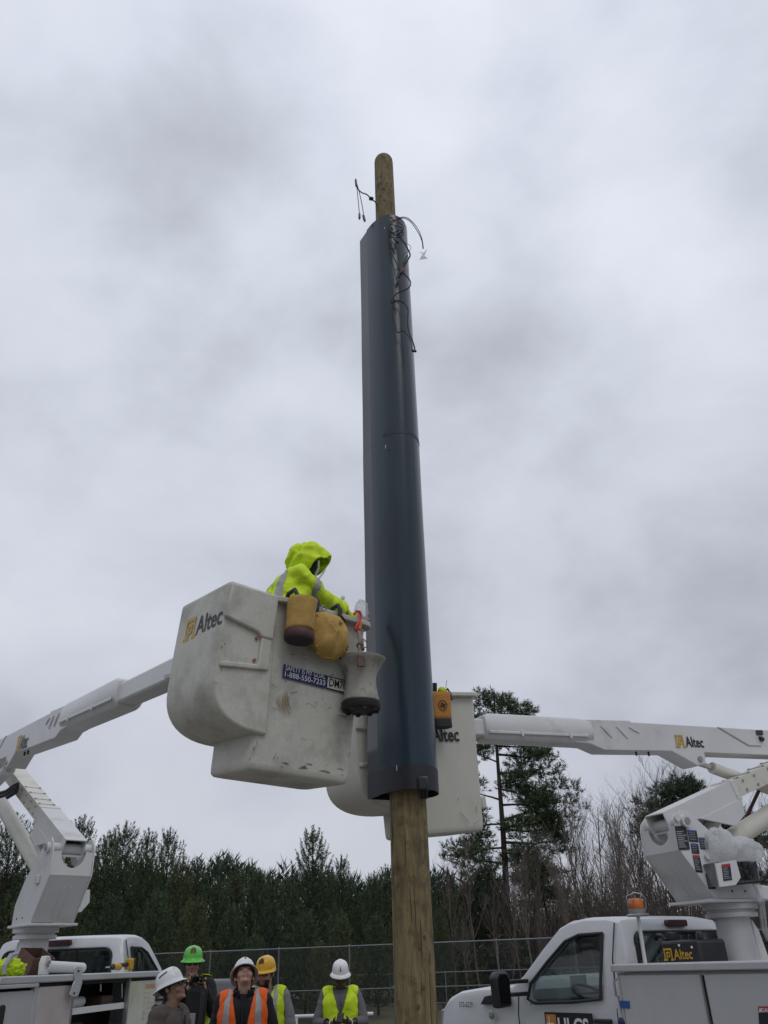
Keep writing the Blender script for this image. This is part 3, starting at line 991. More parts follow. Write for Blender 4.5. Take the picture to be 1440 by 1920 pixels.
wp = thing('wire_pair', 'two thin wires arching right off the sleeve to a taped end', 'wires', at(745, 410, DW))
wire('wire', [(744, 411), (755, 407), (766, 410), (780, 424), (790, 444), (794, 466)], [6.72, 6.7, 6.66, 6.6, 6.58, 6.58], .005, wp)
wire('wire', [(744, 412), (756, 409), (770, 416), (784, 436), (791, 452), (793, 466)], [6.72, 6.7, 6.67, 6.62, 6.59, 6.58], .005, wp)
b = MB()
c = at(794, 478, 6.58)
R = random.Random(4)
for sgn, dz in ((1, .045), (-1, -.05)):
    b.add([c + Vector((-.01, 0, 0)), c + Vector((.012, .01, 0)), c + Vector((.045, -.02, dz * 1.6)), c + Vector((.0, .015, dz)), c + Vector((-.05, .01, dz * 1.3)), c + Vector((-.02, -.02, dz * .6))],
          [(0, 1, 2), (0, 2, 3), (0, 3, 5), (5, 3, 4)])
o = b.build('tape_flag', M_film, wp, world=True); md = o.modifiers.new('s', 'SOLIDIFY'); md.thickness = .003

wl = thing('wire_lead', 'black split cable with two plugs sticking out left of the pole top', 'wires', at(704, 376, 6.95))
wire('wire', [(706, 384), (703, 378), (697, 374), (688, 365), (678, 361), (671, 354), (668, 345)], 6.9, .008, wl)
wire('wire', [(668, 342), (670, 360), (672, 380), (674, 402)], 6.9, .0055, wl)
wire('wire', [(669, 344), (674, 362), (679, 385), (682, 405)], 6.9, .0055, wl)
plug('connector', 668, 350, 667, 336, 6.9, .014, wl)
plug('connector', 674, 400, 674, 411, 6.9, .014, wl)
plug('connector', 681, 403, 684, 415, 6.9, .016, wl)
plug('connector', 692, 372, 700, 373, 6.88, .024, wl)


# ------------------------------------------------------------------ buckets
def rrect(x0, x1, y0, y1, r, n=5):
    P = []
    for cx_, cy_, a0 in ((x1 - r, y0 + r, -90), (x1 - r, y1 - r, 0), (x0 + r, y1 - r, 90), (x0 + r, y0 + r, 180)):
        for k in range(n + 1):
            a = math.radians(a0 + 90 * k / n)
            P.append((cx_ + r * math.cos(a), cy_ + r * math.sin(a)))
    return P


def bucket(truck, M, L1, L2, H, T, m_, grimy):
    """tub in its own frame: x along the long face, y across it, the cover block at x<0"""
    b = MB(M)
    lev = [(.055, .0, .05), (.024, .006, .055), (.012, .022, .05), (.010, .06, .045), (.007, .3, .042), (0, .7, .042), (-.012, H, .042)]
    rings = []
    xs = lambda z: .02 - (.085 if grimy else .02) * (1 - z / H)
    ys = lambda z: L2 - .03 - (.10 if grimy else .03) * (1 - z / H)
    for ins, z, r in lev: rings.append((rrect(xs(z) + ins, L1 * .95 - ins + .05 * L1 * z / H, .01 + ins, ys(z) - ins, r), z))
    for ins, z, r in [(.03, H, .05), (.035, .5, .05), (.05, .08, .05)]: rings.append((rrect(xs(z) + ins, L1 * .95 - ins + .05 * L1 * z / H, .01 + ins, ys(z) - ins, r), z))
    n = len(rings[0][0]); vs, fs = [], []
    for P, z in rings: vs += [(x, y, z) for x, y in P]
    for i in range(len(rings) - 1):
        for k in range(n): fs.append((i * n + k, i * n + (k + 1) % n, (i + 1) * n + (k + 1) % n, (i + 1) * n + k))
    fs.append(list(range(n))[::-1]); fs.append([(len(rings) - 1) * n + k for k in range(n)])
    b.add(vs, fs)
    tub = b.build('bucket', m_, truck, smooth=True, world=True, angle=50)
    # lip board round the top
    b = MB(M)
    o_, i_ = rrect(-.03, L1 + .06, -.055, L2 + .05, .10), rrect(.05, L1 - .03, .03, L2 - .06, .05)
    vs = [(x, y, H - .018) for x, y in o_] + [(x, y, H + .022) for x, y in o_] + [(x, y, H + .022) for x, y in i_] + [(x, y, H - .018) for x, y in i_]
    fs = [(r * n + k, r * n + (k + 1) % n, ((r + 1) % 4) * n + (k + 1) % n, ((r + 1) % 4) * n + k) for r in range(4) for k in range(n)]
    b.add(vs, fs)
    b.build('rim', m_, tub, bevel=.008, world=True)
    # cover block with a rounded underside, attached at the end facing the boom
    zb, zc = .225, .62
    prof = [(.025, H + .035), (-T + .03, H + .045), (-T, H + .02), (-T - .012, zc + .2)]
    for k in range(13):
        a = math.radians(90 * k / 12)
        prof.append((-T - .015 + (T + .06) * (1 - math.cos(a) ** .78), zc - .06 - (zc - .06 - zb) * math.sin(a) ** .78))
    b = MB(M)
    b.prism([(p[0], p[1]) for p in prof], ((1, 0, 0), (0, 0, 1), (0, -1, 0)), (0, 0, 0), .012, -L2 + .02)
    cov = b.build('boom_tip_cover', m_, tub, bevel=.035, seg=4, world=True, angle=35)
    # raised shelf and frame that leave a recessed panel
    b = MB(M)
    b.prism([(-T + .02, H + .02), (-T + .0, .93), (-.12, .88), (-.09, .85), (.005, .85), (.012, H + .02)], ((1, 0, 0), (0, 0, 1), (0, -1, 0)), (0, 0, 0), .005, .042)
    b.build('cover_shelf', m_, tub, bevel=.014, seg=3, world=True)
    b = MB(M)
    b.prism([(-.085, .87), (.0, .87), (-.005, .64), (-T + .01, .60), (-T + .01, .635), (-.10, .665), (-.085, .69)], ((1, 0, 0), (0, 0, 1), (0, -1, 0)), (0, 0, 0), .005, .032)
    b.build('cover_ridge', m_, tub, bevel=.010, seg=3, world=True)
    for z in (.84, .69):
        MB(M).tube([(-.115, -.005, z), (-.115, -.026, z)], .011, 8).build('rusty_bolt', M_rust, tub, smooth=True, world=True)
    return tub


def altec(parent, o, X, Y, h, emblem=M_logo_y, letters=M_logo_k, world=True, gap=1.15, lw=2.35):
    """a square stepped emblem followed by the five letters"""
    X = Vector(X).normalized(); Y = Vector(Y).normalized(); N = X.cross(Y)
    o = Vector(o)
    b = MB()
    a = .16
    bars = [(0, 0, a, 1), (1 - a, 0, 1, 1), (0, 1 - a, 1, 1), (-.12, 0, .3, a * .9), (.75, 0, 1.15, a * .9), (.3, .28, .3 + a * .8, .72), (.3, .72 - a * .8, .75, .72), (.75 - a * .8, .28, .75, .72), (.3, .28, .75, .28 + a * .8), (.3, 0, .3 + a * .8, .3)]
    for k, (x0, y0, x1, y1) in enumerate(bars):
        P = [o + X * (x * h * 1.05) + Y * (y * h * 1.18 - h * .12) + N * (.003 + .0004 * k) for x, y in ((x0, y0), (x1, y0), (x1, y1), (x0, y1))]
        b.add(P, [(0, 1, 2, 3)])
    b.build('emblem', emblem, parent, world=world, recalc=False)
    lettering('lettering', 'Altec', o + X * h * (gap + .08), X, Y, h, letters, parent, width=h * lw, bold=.018, world=world)


def rotm(yaw, rx, ry):
    return Matrix.Rotation(yaw, 4, 'Z') @ Matrix.Rotation(rx, 4, 'X') @ Matrix.Rotation(ry, 4, 'Y')


M_LB = Matrix.Translation((-.867, 5.25, 2.735)) @ rotm(.697, .084, .023)
M_RB = Matrix.Translation((.18, 7.56, 2.60)) @ rotm(.50, .06, -.10)


# ------------------------------------------------------------------ trucks
def boolop(o, cutters):
    for c in cutters:
        md = o.modifiers.new('b', 'BOOLEAN'); md.operation = 'DIFFERENCE'; md.solver = 'EXACT'; md.object = c
    me = evaluated(o)
    return me


def hw(z):
    return 1.0 - .02 * max(0, min(1, (.95 - z) / .4)) if z < 1.28 else 1.0 - .165 * (z - 1.28) / .72


CABP = [(0, .55), (0, 1.45), (.015, 1.72), (.05, 1.88), (.13, 1.965), (.3, 2.0), (.6, 2.01), (.82, 1.985), (.98, 1.93), (1.2, 1.755), (1.48, 1.51), (1.66, 1.395), (1.8, 1.385), (2.2, 1.37), (2.55, 1.335), (2.82, 1.27), (2.97, 1.17), (3.02, 1.0), (3.02, .55)]
TS = [-1, -.985, -.94, -.8, -.4, 0, .4, .8, .94, .985, 1]
DROP = [.075, .04, .016, .006, .001, 0, .001, .006, .016, .04, .075]
WIN = [(.33, 1.845), (.37, 1.25), (.76, 1.222), (1.30, 1.205), (1.405, 1.245), (1.36, 1.40), (1.12, 1.60), (.86, 1.79), (.66, 1.845)]


def inset_poly(P, d):
    n = len(P); out_ = []
    A = sum(P[i][0] * P[(i + 1) % n][1] - P[(i + 1) % n][0] * P[i][1] for i in range(n))
    sg = 1 if A > 0 else -1
    for i in range(n):
        a, b_, c = [Vector((*P[j % n], 0)) for j in (i - 1, i, i + 1)]
        e1 = (b_ - a).normalized(); e2 = (c - b_).normalized()
        nn = Vector((-e1.y - e2.y, e1.x + e2.x, 0)) * sg
        nn.normalize()
        out_.append((b_.x + nn.x * d, b_.y + nn.y * d))
    return out_


def truck(name, label, x0, y0, yaw, zoff, near, bw):
    """near: +1 when the left side faces the camera, -1 when the right side does"""
    T = thing(name, label, 'truck', (x0, y0, 0), yaw)
    Zo = Matrix.Translation((0, 0, zoff))
    # cab with hood, one painted shell with real window openings
    b = MB(Zo)
    vs, fs = [], []
    np_ = len(CABP)
    for t, dr in zip(TS, DROP):
        for (x, z) in CABP:
            up = max(0, min(1, (z - 1.0) / .25))
            fx = max(0, min(1, (x - 2.6) / .4))
            nose = .10 * fx * abs(t) ** 3
            back = .05 * abs(t) ** 6 if x < .1 else 0
            vs.append((x - nose + back, t * hw(z) * (1 - .04 * fx), z - dr * up))
    n = np_
    for i in range(len(TS) - 1):
        for k in range(n): fs.append((i * n + k, i * n + (k + 1) % n, (i + 1) * n + (k + 1) % n, (i + 1) * n + k))
    fs.append(list(range(n))[::-1]); fs.append([(len(TS) - 1) * n + k for k in range(n)])
    b.add(vs, fs)
    cab = b.build('cab', M_white, None)
    cut = []
    c = MB(Zo)
    inner = [(.07, .9), (.07, 1.80), (.2, 1.91), (.8, 1.91), (.98, 1.84), (1.46, 1.44), (1.46, .9)]
    vs = []
    for s in (-1, 1):
        for (x, z) in inner: vs.append((x, s * (hw(z) - .075), z))
    ni = len(inner)
    c.add(vs, [list(range(ni)), list(range(ni, 2 * ni))] + [(i, (i + 1) % ni, (i + 1) % ni + ni, i + ni) for i in range(ni)])
    cut.append(c.build('cut', M_dash))
    c = MB(Zo); c.prism(WIN, ((1, 0, 0), (0, 0, 1), (0, -1, 0)), (0, 0, 0), -2, 2); cut.append(c.build('cut', M_dash))
    RW = rrect(-.78, .78, 1.32, 1.845, .10, 4)
    RW = [(y * (1 - .05 * (z - 1.32) / .5), z) for y, z in RW]
    c = MB(Zo); c.prism(RW, ((0, 1, 0), (0, 0, 1), (1, 0, 0)), (0, 0, 0), -.4, .3); cut.append(c.build('cut', M_dash))
    wd = Vector((1.55, 0, 1.44)) - Vector((1.02, 0, 1.885)); wl_ = wd.length; wd.normalize()
    wn = Vector((-wd.z, 0, wd.x)); wn = wn if wn.z > 0 else -wn
    WS = [(0.02, -.74), (wl_ - .0, -.84), (wl_ - .0, .84), (.02, .74)]
    c = MB(Zo); c.prism(WS, (wd, (0, 1, 0), wn), (1.02, 0, 1.885), -.3, .3); cut.append(c.build('cut', M_dash))
    c = MB(); c.tube([(2.28, -2, .42), (2.28, 2, .42)], .52, 28); cut.append(c.build('cut', M_dash))
    c = MB(Zo); c.box((1.62, -.85, .5), (2.95, .85, 1.2)); cut.append(c.build('cut', M_dash))
    me = boolop(cab, cut)
    for o in cut: drop(o)
    drop(cab)
    me.materials.clear()
    cab = link('cab', me, M_white, T, smooth=True, angle=32)
    # glass
    for s in (1, -1):
        P = inset_poly(WIN, -.015)
        g_ = MB(Zo)
        g_.add([(x, s * (hw(z) - .03), z) for x, z in P], [list(range(len(P)))])
        w = g_.build('side_window', M_glass, T)
        b = MB(Zo); Q = inset_poly(WIN, .008)
        loop = [(x, s * (hw(z) - .004), z) for x, z in Q]
        b.tube(loop + [loop[0]], .017, 6)
        b.build('window_seal', M_black, w, smooth=True)
        # door seam, handle
        b = MB(Zo)
        for seg_ in ([(.17, 1.93), (.20, 1.6), (.21, .75)], [(1.53, 1.30), (1.56, 1.1), (1.55, .75)]):
            b.tube([(x, s * (hw(z) + .0), z) for x, z in seg_], .007, 5)
        b.build('door_seam', M_black, T, smooth=True)
        MB(Zo).cbox((.36, s * (1.015), 1.07), (.22, .04, .045)).build('door_handle', M_plastic, T, bevel=.012)
        # towing mirror
        mr = MB(Zo)
        mr.prism([(-.09, -.16), (.10, -.17), (.115, .12), (.07, .17), (-.06, .17), (-.10, .10)], ((0, s, 0), (0, 0, 1), (1, 0, 0)), (1.47, s * 1.30, 1.35), -.05, .07)
        mo = mr.build('mirror', M_plastic, T, bevel=.025, seg=3)
        MB(Zo).prism([(-.068, -.13), (.078, -.14), (.09, .09), (.055, .14), (-.045, .14), (-.078, .08)], ((0, s, 0), (0, 0, 1), (1, 0, 0)), (1.47, s * 1.30, 1.35), -.056, -.05).build('mirror_glass', M_shade, mo)
        MB(Zo).box((1.40, min(s * .95, s * 1.23), 1.28), (1.46, max(s * .95, s * 1.23), 1.32)).box((1.40, min(s * .95, s * 1.23), 1.40), (1.46, max(s * .95, s * 1.23), 1.44)).build('mirror_arm', M_plastic, mo, bevel=.01)
        # headlight, fender vent
        MB(Zo).prism([(2.72, 1.18), (2.72, .98), (2.99, .95), (2.97, 1.12)], ((1, 0, 0), (0, 0, 1), (0, -1, 0)), (0, s * .90, 0), -.04, .04).build('headlight', M_chrome, T, bevel=.01)
        MB(Zo).prism([(1.72, 1.19), (2.18, 1.19), (2.1, 1.27), (1.85, 1.30), (1.70, 1.30)], ((1, 0, 0), (0, 0, 1), (0, -1, 0)), (0, s * .985, 0), -.012, .012).build('fender_vent', M_plastic, T, bevel=.006)
        MB(Zo).lathe([(.045, 0), (.045, .008), (.03, .012), (0, .012)], 14, Matrix.Translation((2.0, s * .992, 1.09)) @ Matrix.Rotation(-s * math.pi / 2, 4, 'X')).build('fender_badge', M_chrome, T, smooth=True)
    g_ = MB(Zo); g_.add([(.035, y, z) for y, z in inset_poly(RW, -.012)], [list(range(len(RW)))])
    w = g_.build('rear_window', M_glass, T)
    b = MB(Zo); lp = [(.012, y, z) for y, z in inset_poly(RW, .008)]; b.tube(lp + [lp[0]], .014, 6); b.build('window_seal', M_black, w, smooth=True)
    b = MB(Zo); b.box((.02, -.27, 1.33), (.034, -.255, 1.84)).box((.02, .255, 1.33), (.034, .27, 1.84)); b.build('slider_bar', M_black, w)
    g_ = MB(Zo); g_.prism(inset_poly(WS, -.02), (wd, (0, 1, 0), wn), (1.02, 0, 1.885), -.035, -.03); g_.build('windshield', M_glass, T)
    MB(Zo).prism(rrect(-.165, .165, 1.885, 1.95, .02, 3), ((0, 1, 0), (0, 0, 1), (1, 0, 0)), (.045, 0, 0), -.03, .03).build('brake_light', M_maroon, T, bevel=.006)
    for y in (-.62, -.3, 0, .3, .62):
        MB(Zo).ell((.90, y, 1.965 - .03 * abs(y)), (.07, .045, .045)).build('clearance_lamp', M_amber, T, smooth=True)
    # cab interior
    for y in (-.45, .45):
        st = MB(Zo).box((.35, y - .26, .95), (.85, y + .26, 1.1)).box((.22, y - .25, 1.05), (.38, y + .25, 1.55)).box((.24, y - .12, 1.58), (.34, y + .12, 1.75))
        st.build('seat', M_seat, T, bevel=.05, seg=3)
    MB(Zo).box((1.12, -.9, .92), (1.44, .9, 1.24)).build('dashboard', M_dash, T, bevel=.04)
    sw = MB(Zo); sc = Vector((1.02, .42, 1.28)); ax = Vector((-.45, 0, .9)); e1 = Vector((0, 1, 0)); e2 = ax.cross(e1).normalized()
    sw.tube([sc + (e1 * math.cos(a) + e2 * math.sin(a)) * .19 for a in [6.283 * k / 20 for k in range(21)]], .016, 6).tube([sc - e1 * .18, sc + e1 * .18], .014, 6)
    sw.build('steering_wheel', M_plastic, T, smooth=True)
    MB(Zo).box((1.40, -.1, 1.70), (1.43, .12, 1.77)).build('rear_view_mirror', M_black, T, bevel=.01)
    MB(Zo).box((.90, .3, 1.70), (.93, .62, 1.84)).build('sun_visor', M_seat, T)
    # grille, bumpers, frame, wheels
    MB(Zo).box((2.985, -.55, .82), (3.05, .55, 1.12)).build('grille', M_plastic, T, bevel=.02)
    MB(Zo).box((2.95, -1.0, .42), (3.16, 1.0, .66)).build('bumper', M_chrome, T, bevel=.04)
    MB().box((-3.5, -.45, .55), (2.9, -.35, .72)).box((-3.5, .35, .55), (2.9, .45, .72)).build('chassis_frame', M_black, T)
    for x, ys in ((2.28, (.85, -.85)), (-2.05, (.92, -.92))):
        for y in ys:
            ty = MB().tube([(x, y - .14, .42), (x, y - .12, .42), (x, y + .12, .42), (x, y + .14, .42)], [.36, .42, .42, .36], 28).build('wheel', M_black, T, smooth=True, angle=50)
            sy_ = 1 if y > 0 else -1
            MB().lathe([(.24, 0), (.22, -.03), (.1, -.05), (.09, .02), (0, .02)], 20, Matrix.Translation((x, y + sy_ * .145, .42)) @ Matrix.Rotation(-sy_ * math.pi / 2, 4, 'X')).build('rim', M_steel, ty, smooth=True)
    # service body: deck and two hollow side packs under a top rail
    MB(Zo).box((-3.45, -.78, .88), (-.12, .78, .93)).build('deck', M_steel, T)
    xa, xb = -3.45, (-.03 if near > 0 else .3)
    for s in (1, -1):
        yi, yo = .78, bw
        A = lambda x0_, x1_, y0_, y1_, z0_, z1_, B_: B_.box((x0_, min(s * y0_, s * y1_), z0_), (x1_, max(s * y0_, s * y1_), z1_))
        c = MB(Zo)
        xf = xb if s == near else -.12
        A(xa, xf, yi, yi + .03, .62, 1.49, c)
        A(xa, xf, yi + .032, yo - .035, 1.46, 1.49, c)
        A(xa, -2.62, yi + .032, yo - .035, .62, .65, c); A(-1.48, xf, yi + .032, yo - .035, .62, .65, c); A(-2.62, -1.48, yi + .032, yo - .035, 1.02, 1.05, c)
        for x in ((xa, -2.62, -1.50, xf - .03) if (s != near or near > 0) else (xa, -2.74, xf - .03)): A(x, x + .03, yi + .033, yo - .036, .652, 1.458, c)
        c.build('side_pack', M_body if (s != near or near > 0) else M_dash, T)  # open pack on a near right side coloured dark, its interior shade painted in
        c = MB(Zo); A(xa - .01, xf + .02, yi - .02, yo + .03, 1.495, 1.56, c); c.build('top_rail', M_body, T, bevel=.012)
        if s == near: continue
        for (d0, d1, z0_, z1_) in ((-3.43, -2.64, .66, 1.47), (-2.60, -1.52, 1.07, 1.47), (-1.46, -.15, .66, 1.47)):
            c = MB(Zo); A(d0, d1, yo - .034, yo, z0_, z1_, c); c.build('compartment_door', M_body, T, bevel=.012)
    MB(Zo).box((-3.50, -bw, .62), (-3.46, bw, .9)).build('tail_panel', M_body, T, bevel=.01)
    return T


def pix_plane(o, n):
    o, n = Vector(o), Vector(n).normalized()

    def f(u, v, lift=0.0):
        r = ray(u, v)
        return CP + r * ((o + n * lift - CP).dot(n) / r.dot(n))
    return f


def quad(parent, name, f, P, m_, lift, th=.002):
    n = None
    Q = [f(u, v, lift) for u, v in P]
    nn = (Q[1] - Q[0]).cross(Q[2] - Q[0]).normalized()
    if nn.dot(CP - Q[0]) < 0: nn = -nn
    b = MB(); k = len(Q)
    b.add(Q + [q - nn * th for q in Q], [list(range(k))] + [(i, (i + 1) % k, (i + 1) % k + k, i + k) for i in range(k)])
    return b.build(name, m_, parent, world=True)


def placard(parent, f, x0, y0, x1, y1, skew, drop_, head, body_, lines, lift=.006):
    """a warning plate: body, coloured header and rows of small print; pixel box with a left-edge skew"""
    def pt(a, b_): return (x0 + (x1 - x0) * a + skew * b_, y0 + (y1 - y0) * b_ + drop_ * a)
    o = quad(parent, 'placard', f, [pt(0, 0), pt(1, 0), pt(1, 1), pt(0, 1)], body_, lift)
    if head: quad(o, 'header', f, [pt(.02, .01), pt(.98, .01), pt(.98, .16), pt(.02, .16)], head, lift + .003)
    R_ = random.Random(int(x0 * 7 + y0))
    b = MB()
    for k in range(lines):
        yy = .22 + .72 * k / lines
        a0, a1 = .08, R_.uniform(.55, .93)
        Q = [f(*pt(a, c), lift + .003) for a, c in ((a0, yy), (a1, yy), (a1, yy + .028), (a0, yy + .028))]
        b.add(Q, [(0, 1, 2, 3)])
    if lines: b.build('small_print', M_print if body_ is not M_paper else M_dk, o, world=True, recalc=False)
    return o


def beam(A, B, w, h, up=None, taper=1.0):
    """8 corners of a box beam from A to B"""
    X = (B - A).normalized()
    side = X.cross(Vector((0, 0, 1))).normalized()
    upv = side.cross(X)
    P = []
    for p, k in ((A, 1), (B, taper)):
        for a, c in ((-1, -1), (1, -1), (1, 1), (-1, 1)): P.append(p + side * (a * w / 2 * k) + upv * (c * h / 2 * k))
    return P, [(0, 1, 2, 3), (7, 6, 5, 4), (0, 4, 5, 1), (1, 5, 6, 2), (2, 6, 7, 3), (3, 7, 4, 0)]


TP = [(-.13, .0), (-.13, .20), (.08, .45), (.55, .78), (.66, .84), (.76, .845), (.85, .77), (.875, .70), (.88, .45), (.50, 0)]


def turret(T, cx_, cy_, l, zb, zdeck, kz, ks=1.0, W=.29):
    l = Vector((*l, 0)).normalized(); mm = Vector((-l.y, l.x, 0))
    if mm.y > 0: mm = -mm
    o = Vector((cx_, cy_, zb)); Z = Vector((0, 0, 1))
    ped = MB(); ped.lathe([(.27, 0), (.27, .03), (.20, .06), (.172, zb - zdeck - .22), (.172, zb - zdeck - .12)], 28, Matrix.Translation((cx_, cy_, zdeck)))
    pd = ped.build('pedestal', M_boom, T, smooth=True, world=True, angle=45)
    MB().prism([(-.24, zdeck + .0), (-.24, zdeck + .55), (-.17, zb - .25), (-.10, zb - .14), (-.10, zdeck)], (l, Z, mm), (cx_, cy_, 0), -.16, .16).build('pedestal_gusset', M_boom, pd, bevel=.012, world=True)
    tb = MB(); tb.lathe([(.255, -.125), (.255, -.085), (.23, -.08), (.23, -.06), (.27, -.055), (.27, -.002)], 32, Matrix.Translation(o))
    tb.build('turntable', M_boom, T, smooth=True, world=True, angle=40)
    bs = MB(); bs.box((0, 0, 0), (0, 0, 0)) if False else None
    b = MB(); P = TP
    P = [(s * ks, z * kz) for s, z in TP]
    b.prism(P, (l, Z, mm), o + Z * .03, W - .005, W + .01)
    near_plate = b.build('turret_plate', M_boom, T, bevel=.004, world=True)
    MB().prism(P, (l, Z, mm), o + Z * .03, -W - .01, -W + .005).build('turret_plate', M_boom, T, bevel=.004, world=True)
    MB().prism([(-.17, 0), (-.17, .028), (.54, .028), (.54, 0)], (l, Z, mm), o, -W - .04, W + .04).build('turret_base', M_boom, T, bevel=.006, world=True)
    # sloping underside, and the notched cap above it
    a = Vector((.50, 0, 0)); c = Vector((.88, .45 * kz, 0))
    dirv = (l * (.38 * ks) + Z * (.45 * kz)); ln = dirv.length; dirv.normalize(); nn = mm.cross(dirv).normalized()
    if nn.dot(l) < 0: nn = -nn
    oo = o + l * .50 * ks + Z * .03
    MB().prism([(-W + .006, .0), (W - .006, .0), (W - .006, ln - .004), (-W + .006, ln - .004)], (mm, dirv, nn), oo, -.03, -.012).build('turret_underside', M_boom, T, world=True)
    for w in (-.06, .03): MB().prism([(w - .012, .05), (w + .012, .05), (w + .012, ln - .15), (w - .012, ln - .15)], (mm, dirv, nn), oo, -.0115, -.003).build('weld_rib', M_boom, T, bevel=.003, world=True)
    cap = [(-W + .006, 0), (W - .006, 0), (W - .006, .24 * kz)]
    for k in range(13):
        an = math.pi * k / 12
        cap.append(((W - .10) * math.cos(an), .245 * kz - .17 * kz * math.sin(an)))
    cap.append((-W + .006, .24 * kz))
    MB().prism(cap, (mm, Z, l), o + l * .88 * ks + Z * (.03 + .45 * kz), -.03, -.012).build('turret_cap', M_boom, T, world=True, bevel=.003)
    # pivot pin
    pv = o + l * .73 * ks + Z * (.03 + .735 * kz)
    MB().tube([pv - mm * (W + .05), pv + mm * (W + .05)], .062, 18).build('pivot_pin', M_boom, T, smooth=True, world=True, angle=50)
    for s in (1, -1):
        MB().tube([pv + mm * (s * (W + .012)), pv + mm * (s * (W + .062))], .035, 12).build('pin_cap', M_steel, T, smooth=True, world=True, angle=50)
    for (s, z) in ((.02, .10), (.20, .10)):
        MB().tube([o + l * s + Z * z + mm * (W + .01), o + l * s + Z * z + mm * (W + .015)], .011, 8).build('plate_hole', M_black, near_plate, smooth=True, world=True)
    return o, l, mm, pv, near_plate


def lower_boom(T, pv, E, mm, steel=1.0, w=.30, h=.21):
    X = (E - pv).normalized()
    upv = mm.cross(X).normalized()
    if upv.z < 0: upv = -upv
    A = pv - X * .10 + upv * .04
    B = pv + X * steel + upv * .04

    def hollow(a, b_, w_, h_, t_, name, m_, bev):
        o_ = [(-w_ / 2, -h_ / 2), (w_ / 2, -h_ / 2), (w_ / 2, h_ / 2), (-w_ / 2, h_ / 2)]
        i_ = [(x * (1 - 2 * t_ / w_), y * (1 - 2 * t_ / h_)) for x, y in o_]
        vs = []
        for p in (a, b_):
            for P in (o_, i_): vs += [p + mm * x + upv * y for x, y in P]
        fs = []
        for k in range(4):
            j = (k + 1) % 4
            fs += [(k, j, 8 + j, 8 + k), (4 + k, 12 + k, 12 + j, 4 + j), (k, 4 + k, 4 + j, j), (8 + k, 8 + j, 12 + j, 12 + k)]
        return MB().add(vs, fs).build(name, m_, T, bevel=bev, seg=3, world=True)
    lb_ = hollow(A, B, w, h, .012, 'lower_boom', M_boom, .0)
    C_ = pv + X * (steel - .12) + upv * .04
    ins = hollow(B - X * .15, E + upv * .04, w * .92, h * .9, .02, 'boom_insert', M_cream, .0)
    hollow(B - X * .02, B + X * .05, w * 1.06, h * 1.1, .03, 'boom_collar', M_boom, .01)
    # bolt rows on the insert
    for q in (.16, .36, .62, .86):
        for a in (-.10, .10):
            p = B + X * q + upv * (h * .45) + mm * a
            MB().tube([p - upv * .004, p + upv * .014], .017, 6).build('bolt', M_steel, ins, world=True)
        p0 = B + X * q + upv * (h * .455)
        MB().tube([p0 - mm * .115, p0 + mm * .115], .006, 5).build('bolt_strap', M_steel, ins, world=True)
        for s in (.05, -.05):
            p = B + X * (q + .03) + upv * s + mm * (w * .46)
            MB().tube([p - mm * .004, p + mm * .012], .014, 6).build('bolt', M_steel, ins, world=True)
    # hanging ears at the pivot and the lift bracket under the steel part
    for s in (-.085, .085):
        MB().prism([(-.12, -h / 2), (.13, -h / 2), (.05, -h / 2 - .10), (-.04, -h / 2 - .12), (-.11, -h / 2 - .06)], (X, upv, mm), pv + upv * .04, s - .012, s + .012).build('boom_ear', M_boom, lb_, world=True, bevel=.004)
    q = steel * .62
    for s in (-.13, .13):
        MB().prism([(q - .28, -h / 2), (q + .42, -h / 2), (q + .36, -h / 2 - .16), (q + .16, -h / 2 - .22), (q - .02, -h / 2 - .13)], (X, upv, mm), pv + upv * .04, s - .01, s + .01).build('lift_bracket', M_boom, lb_, world=True, bevel=.004)
    return X, upv, A, B


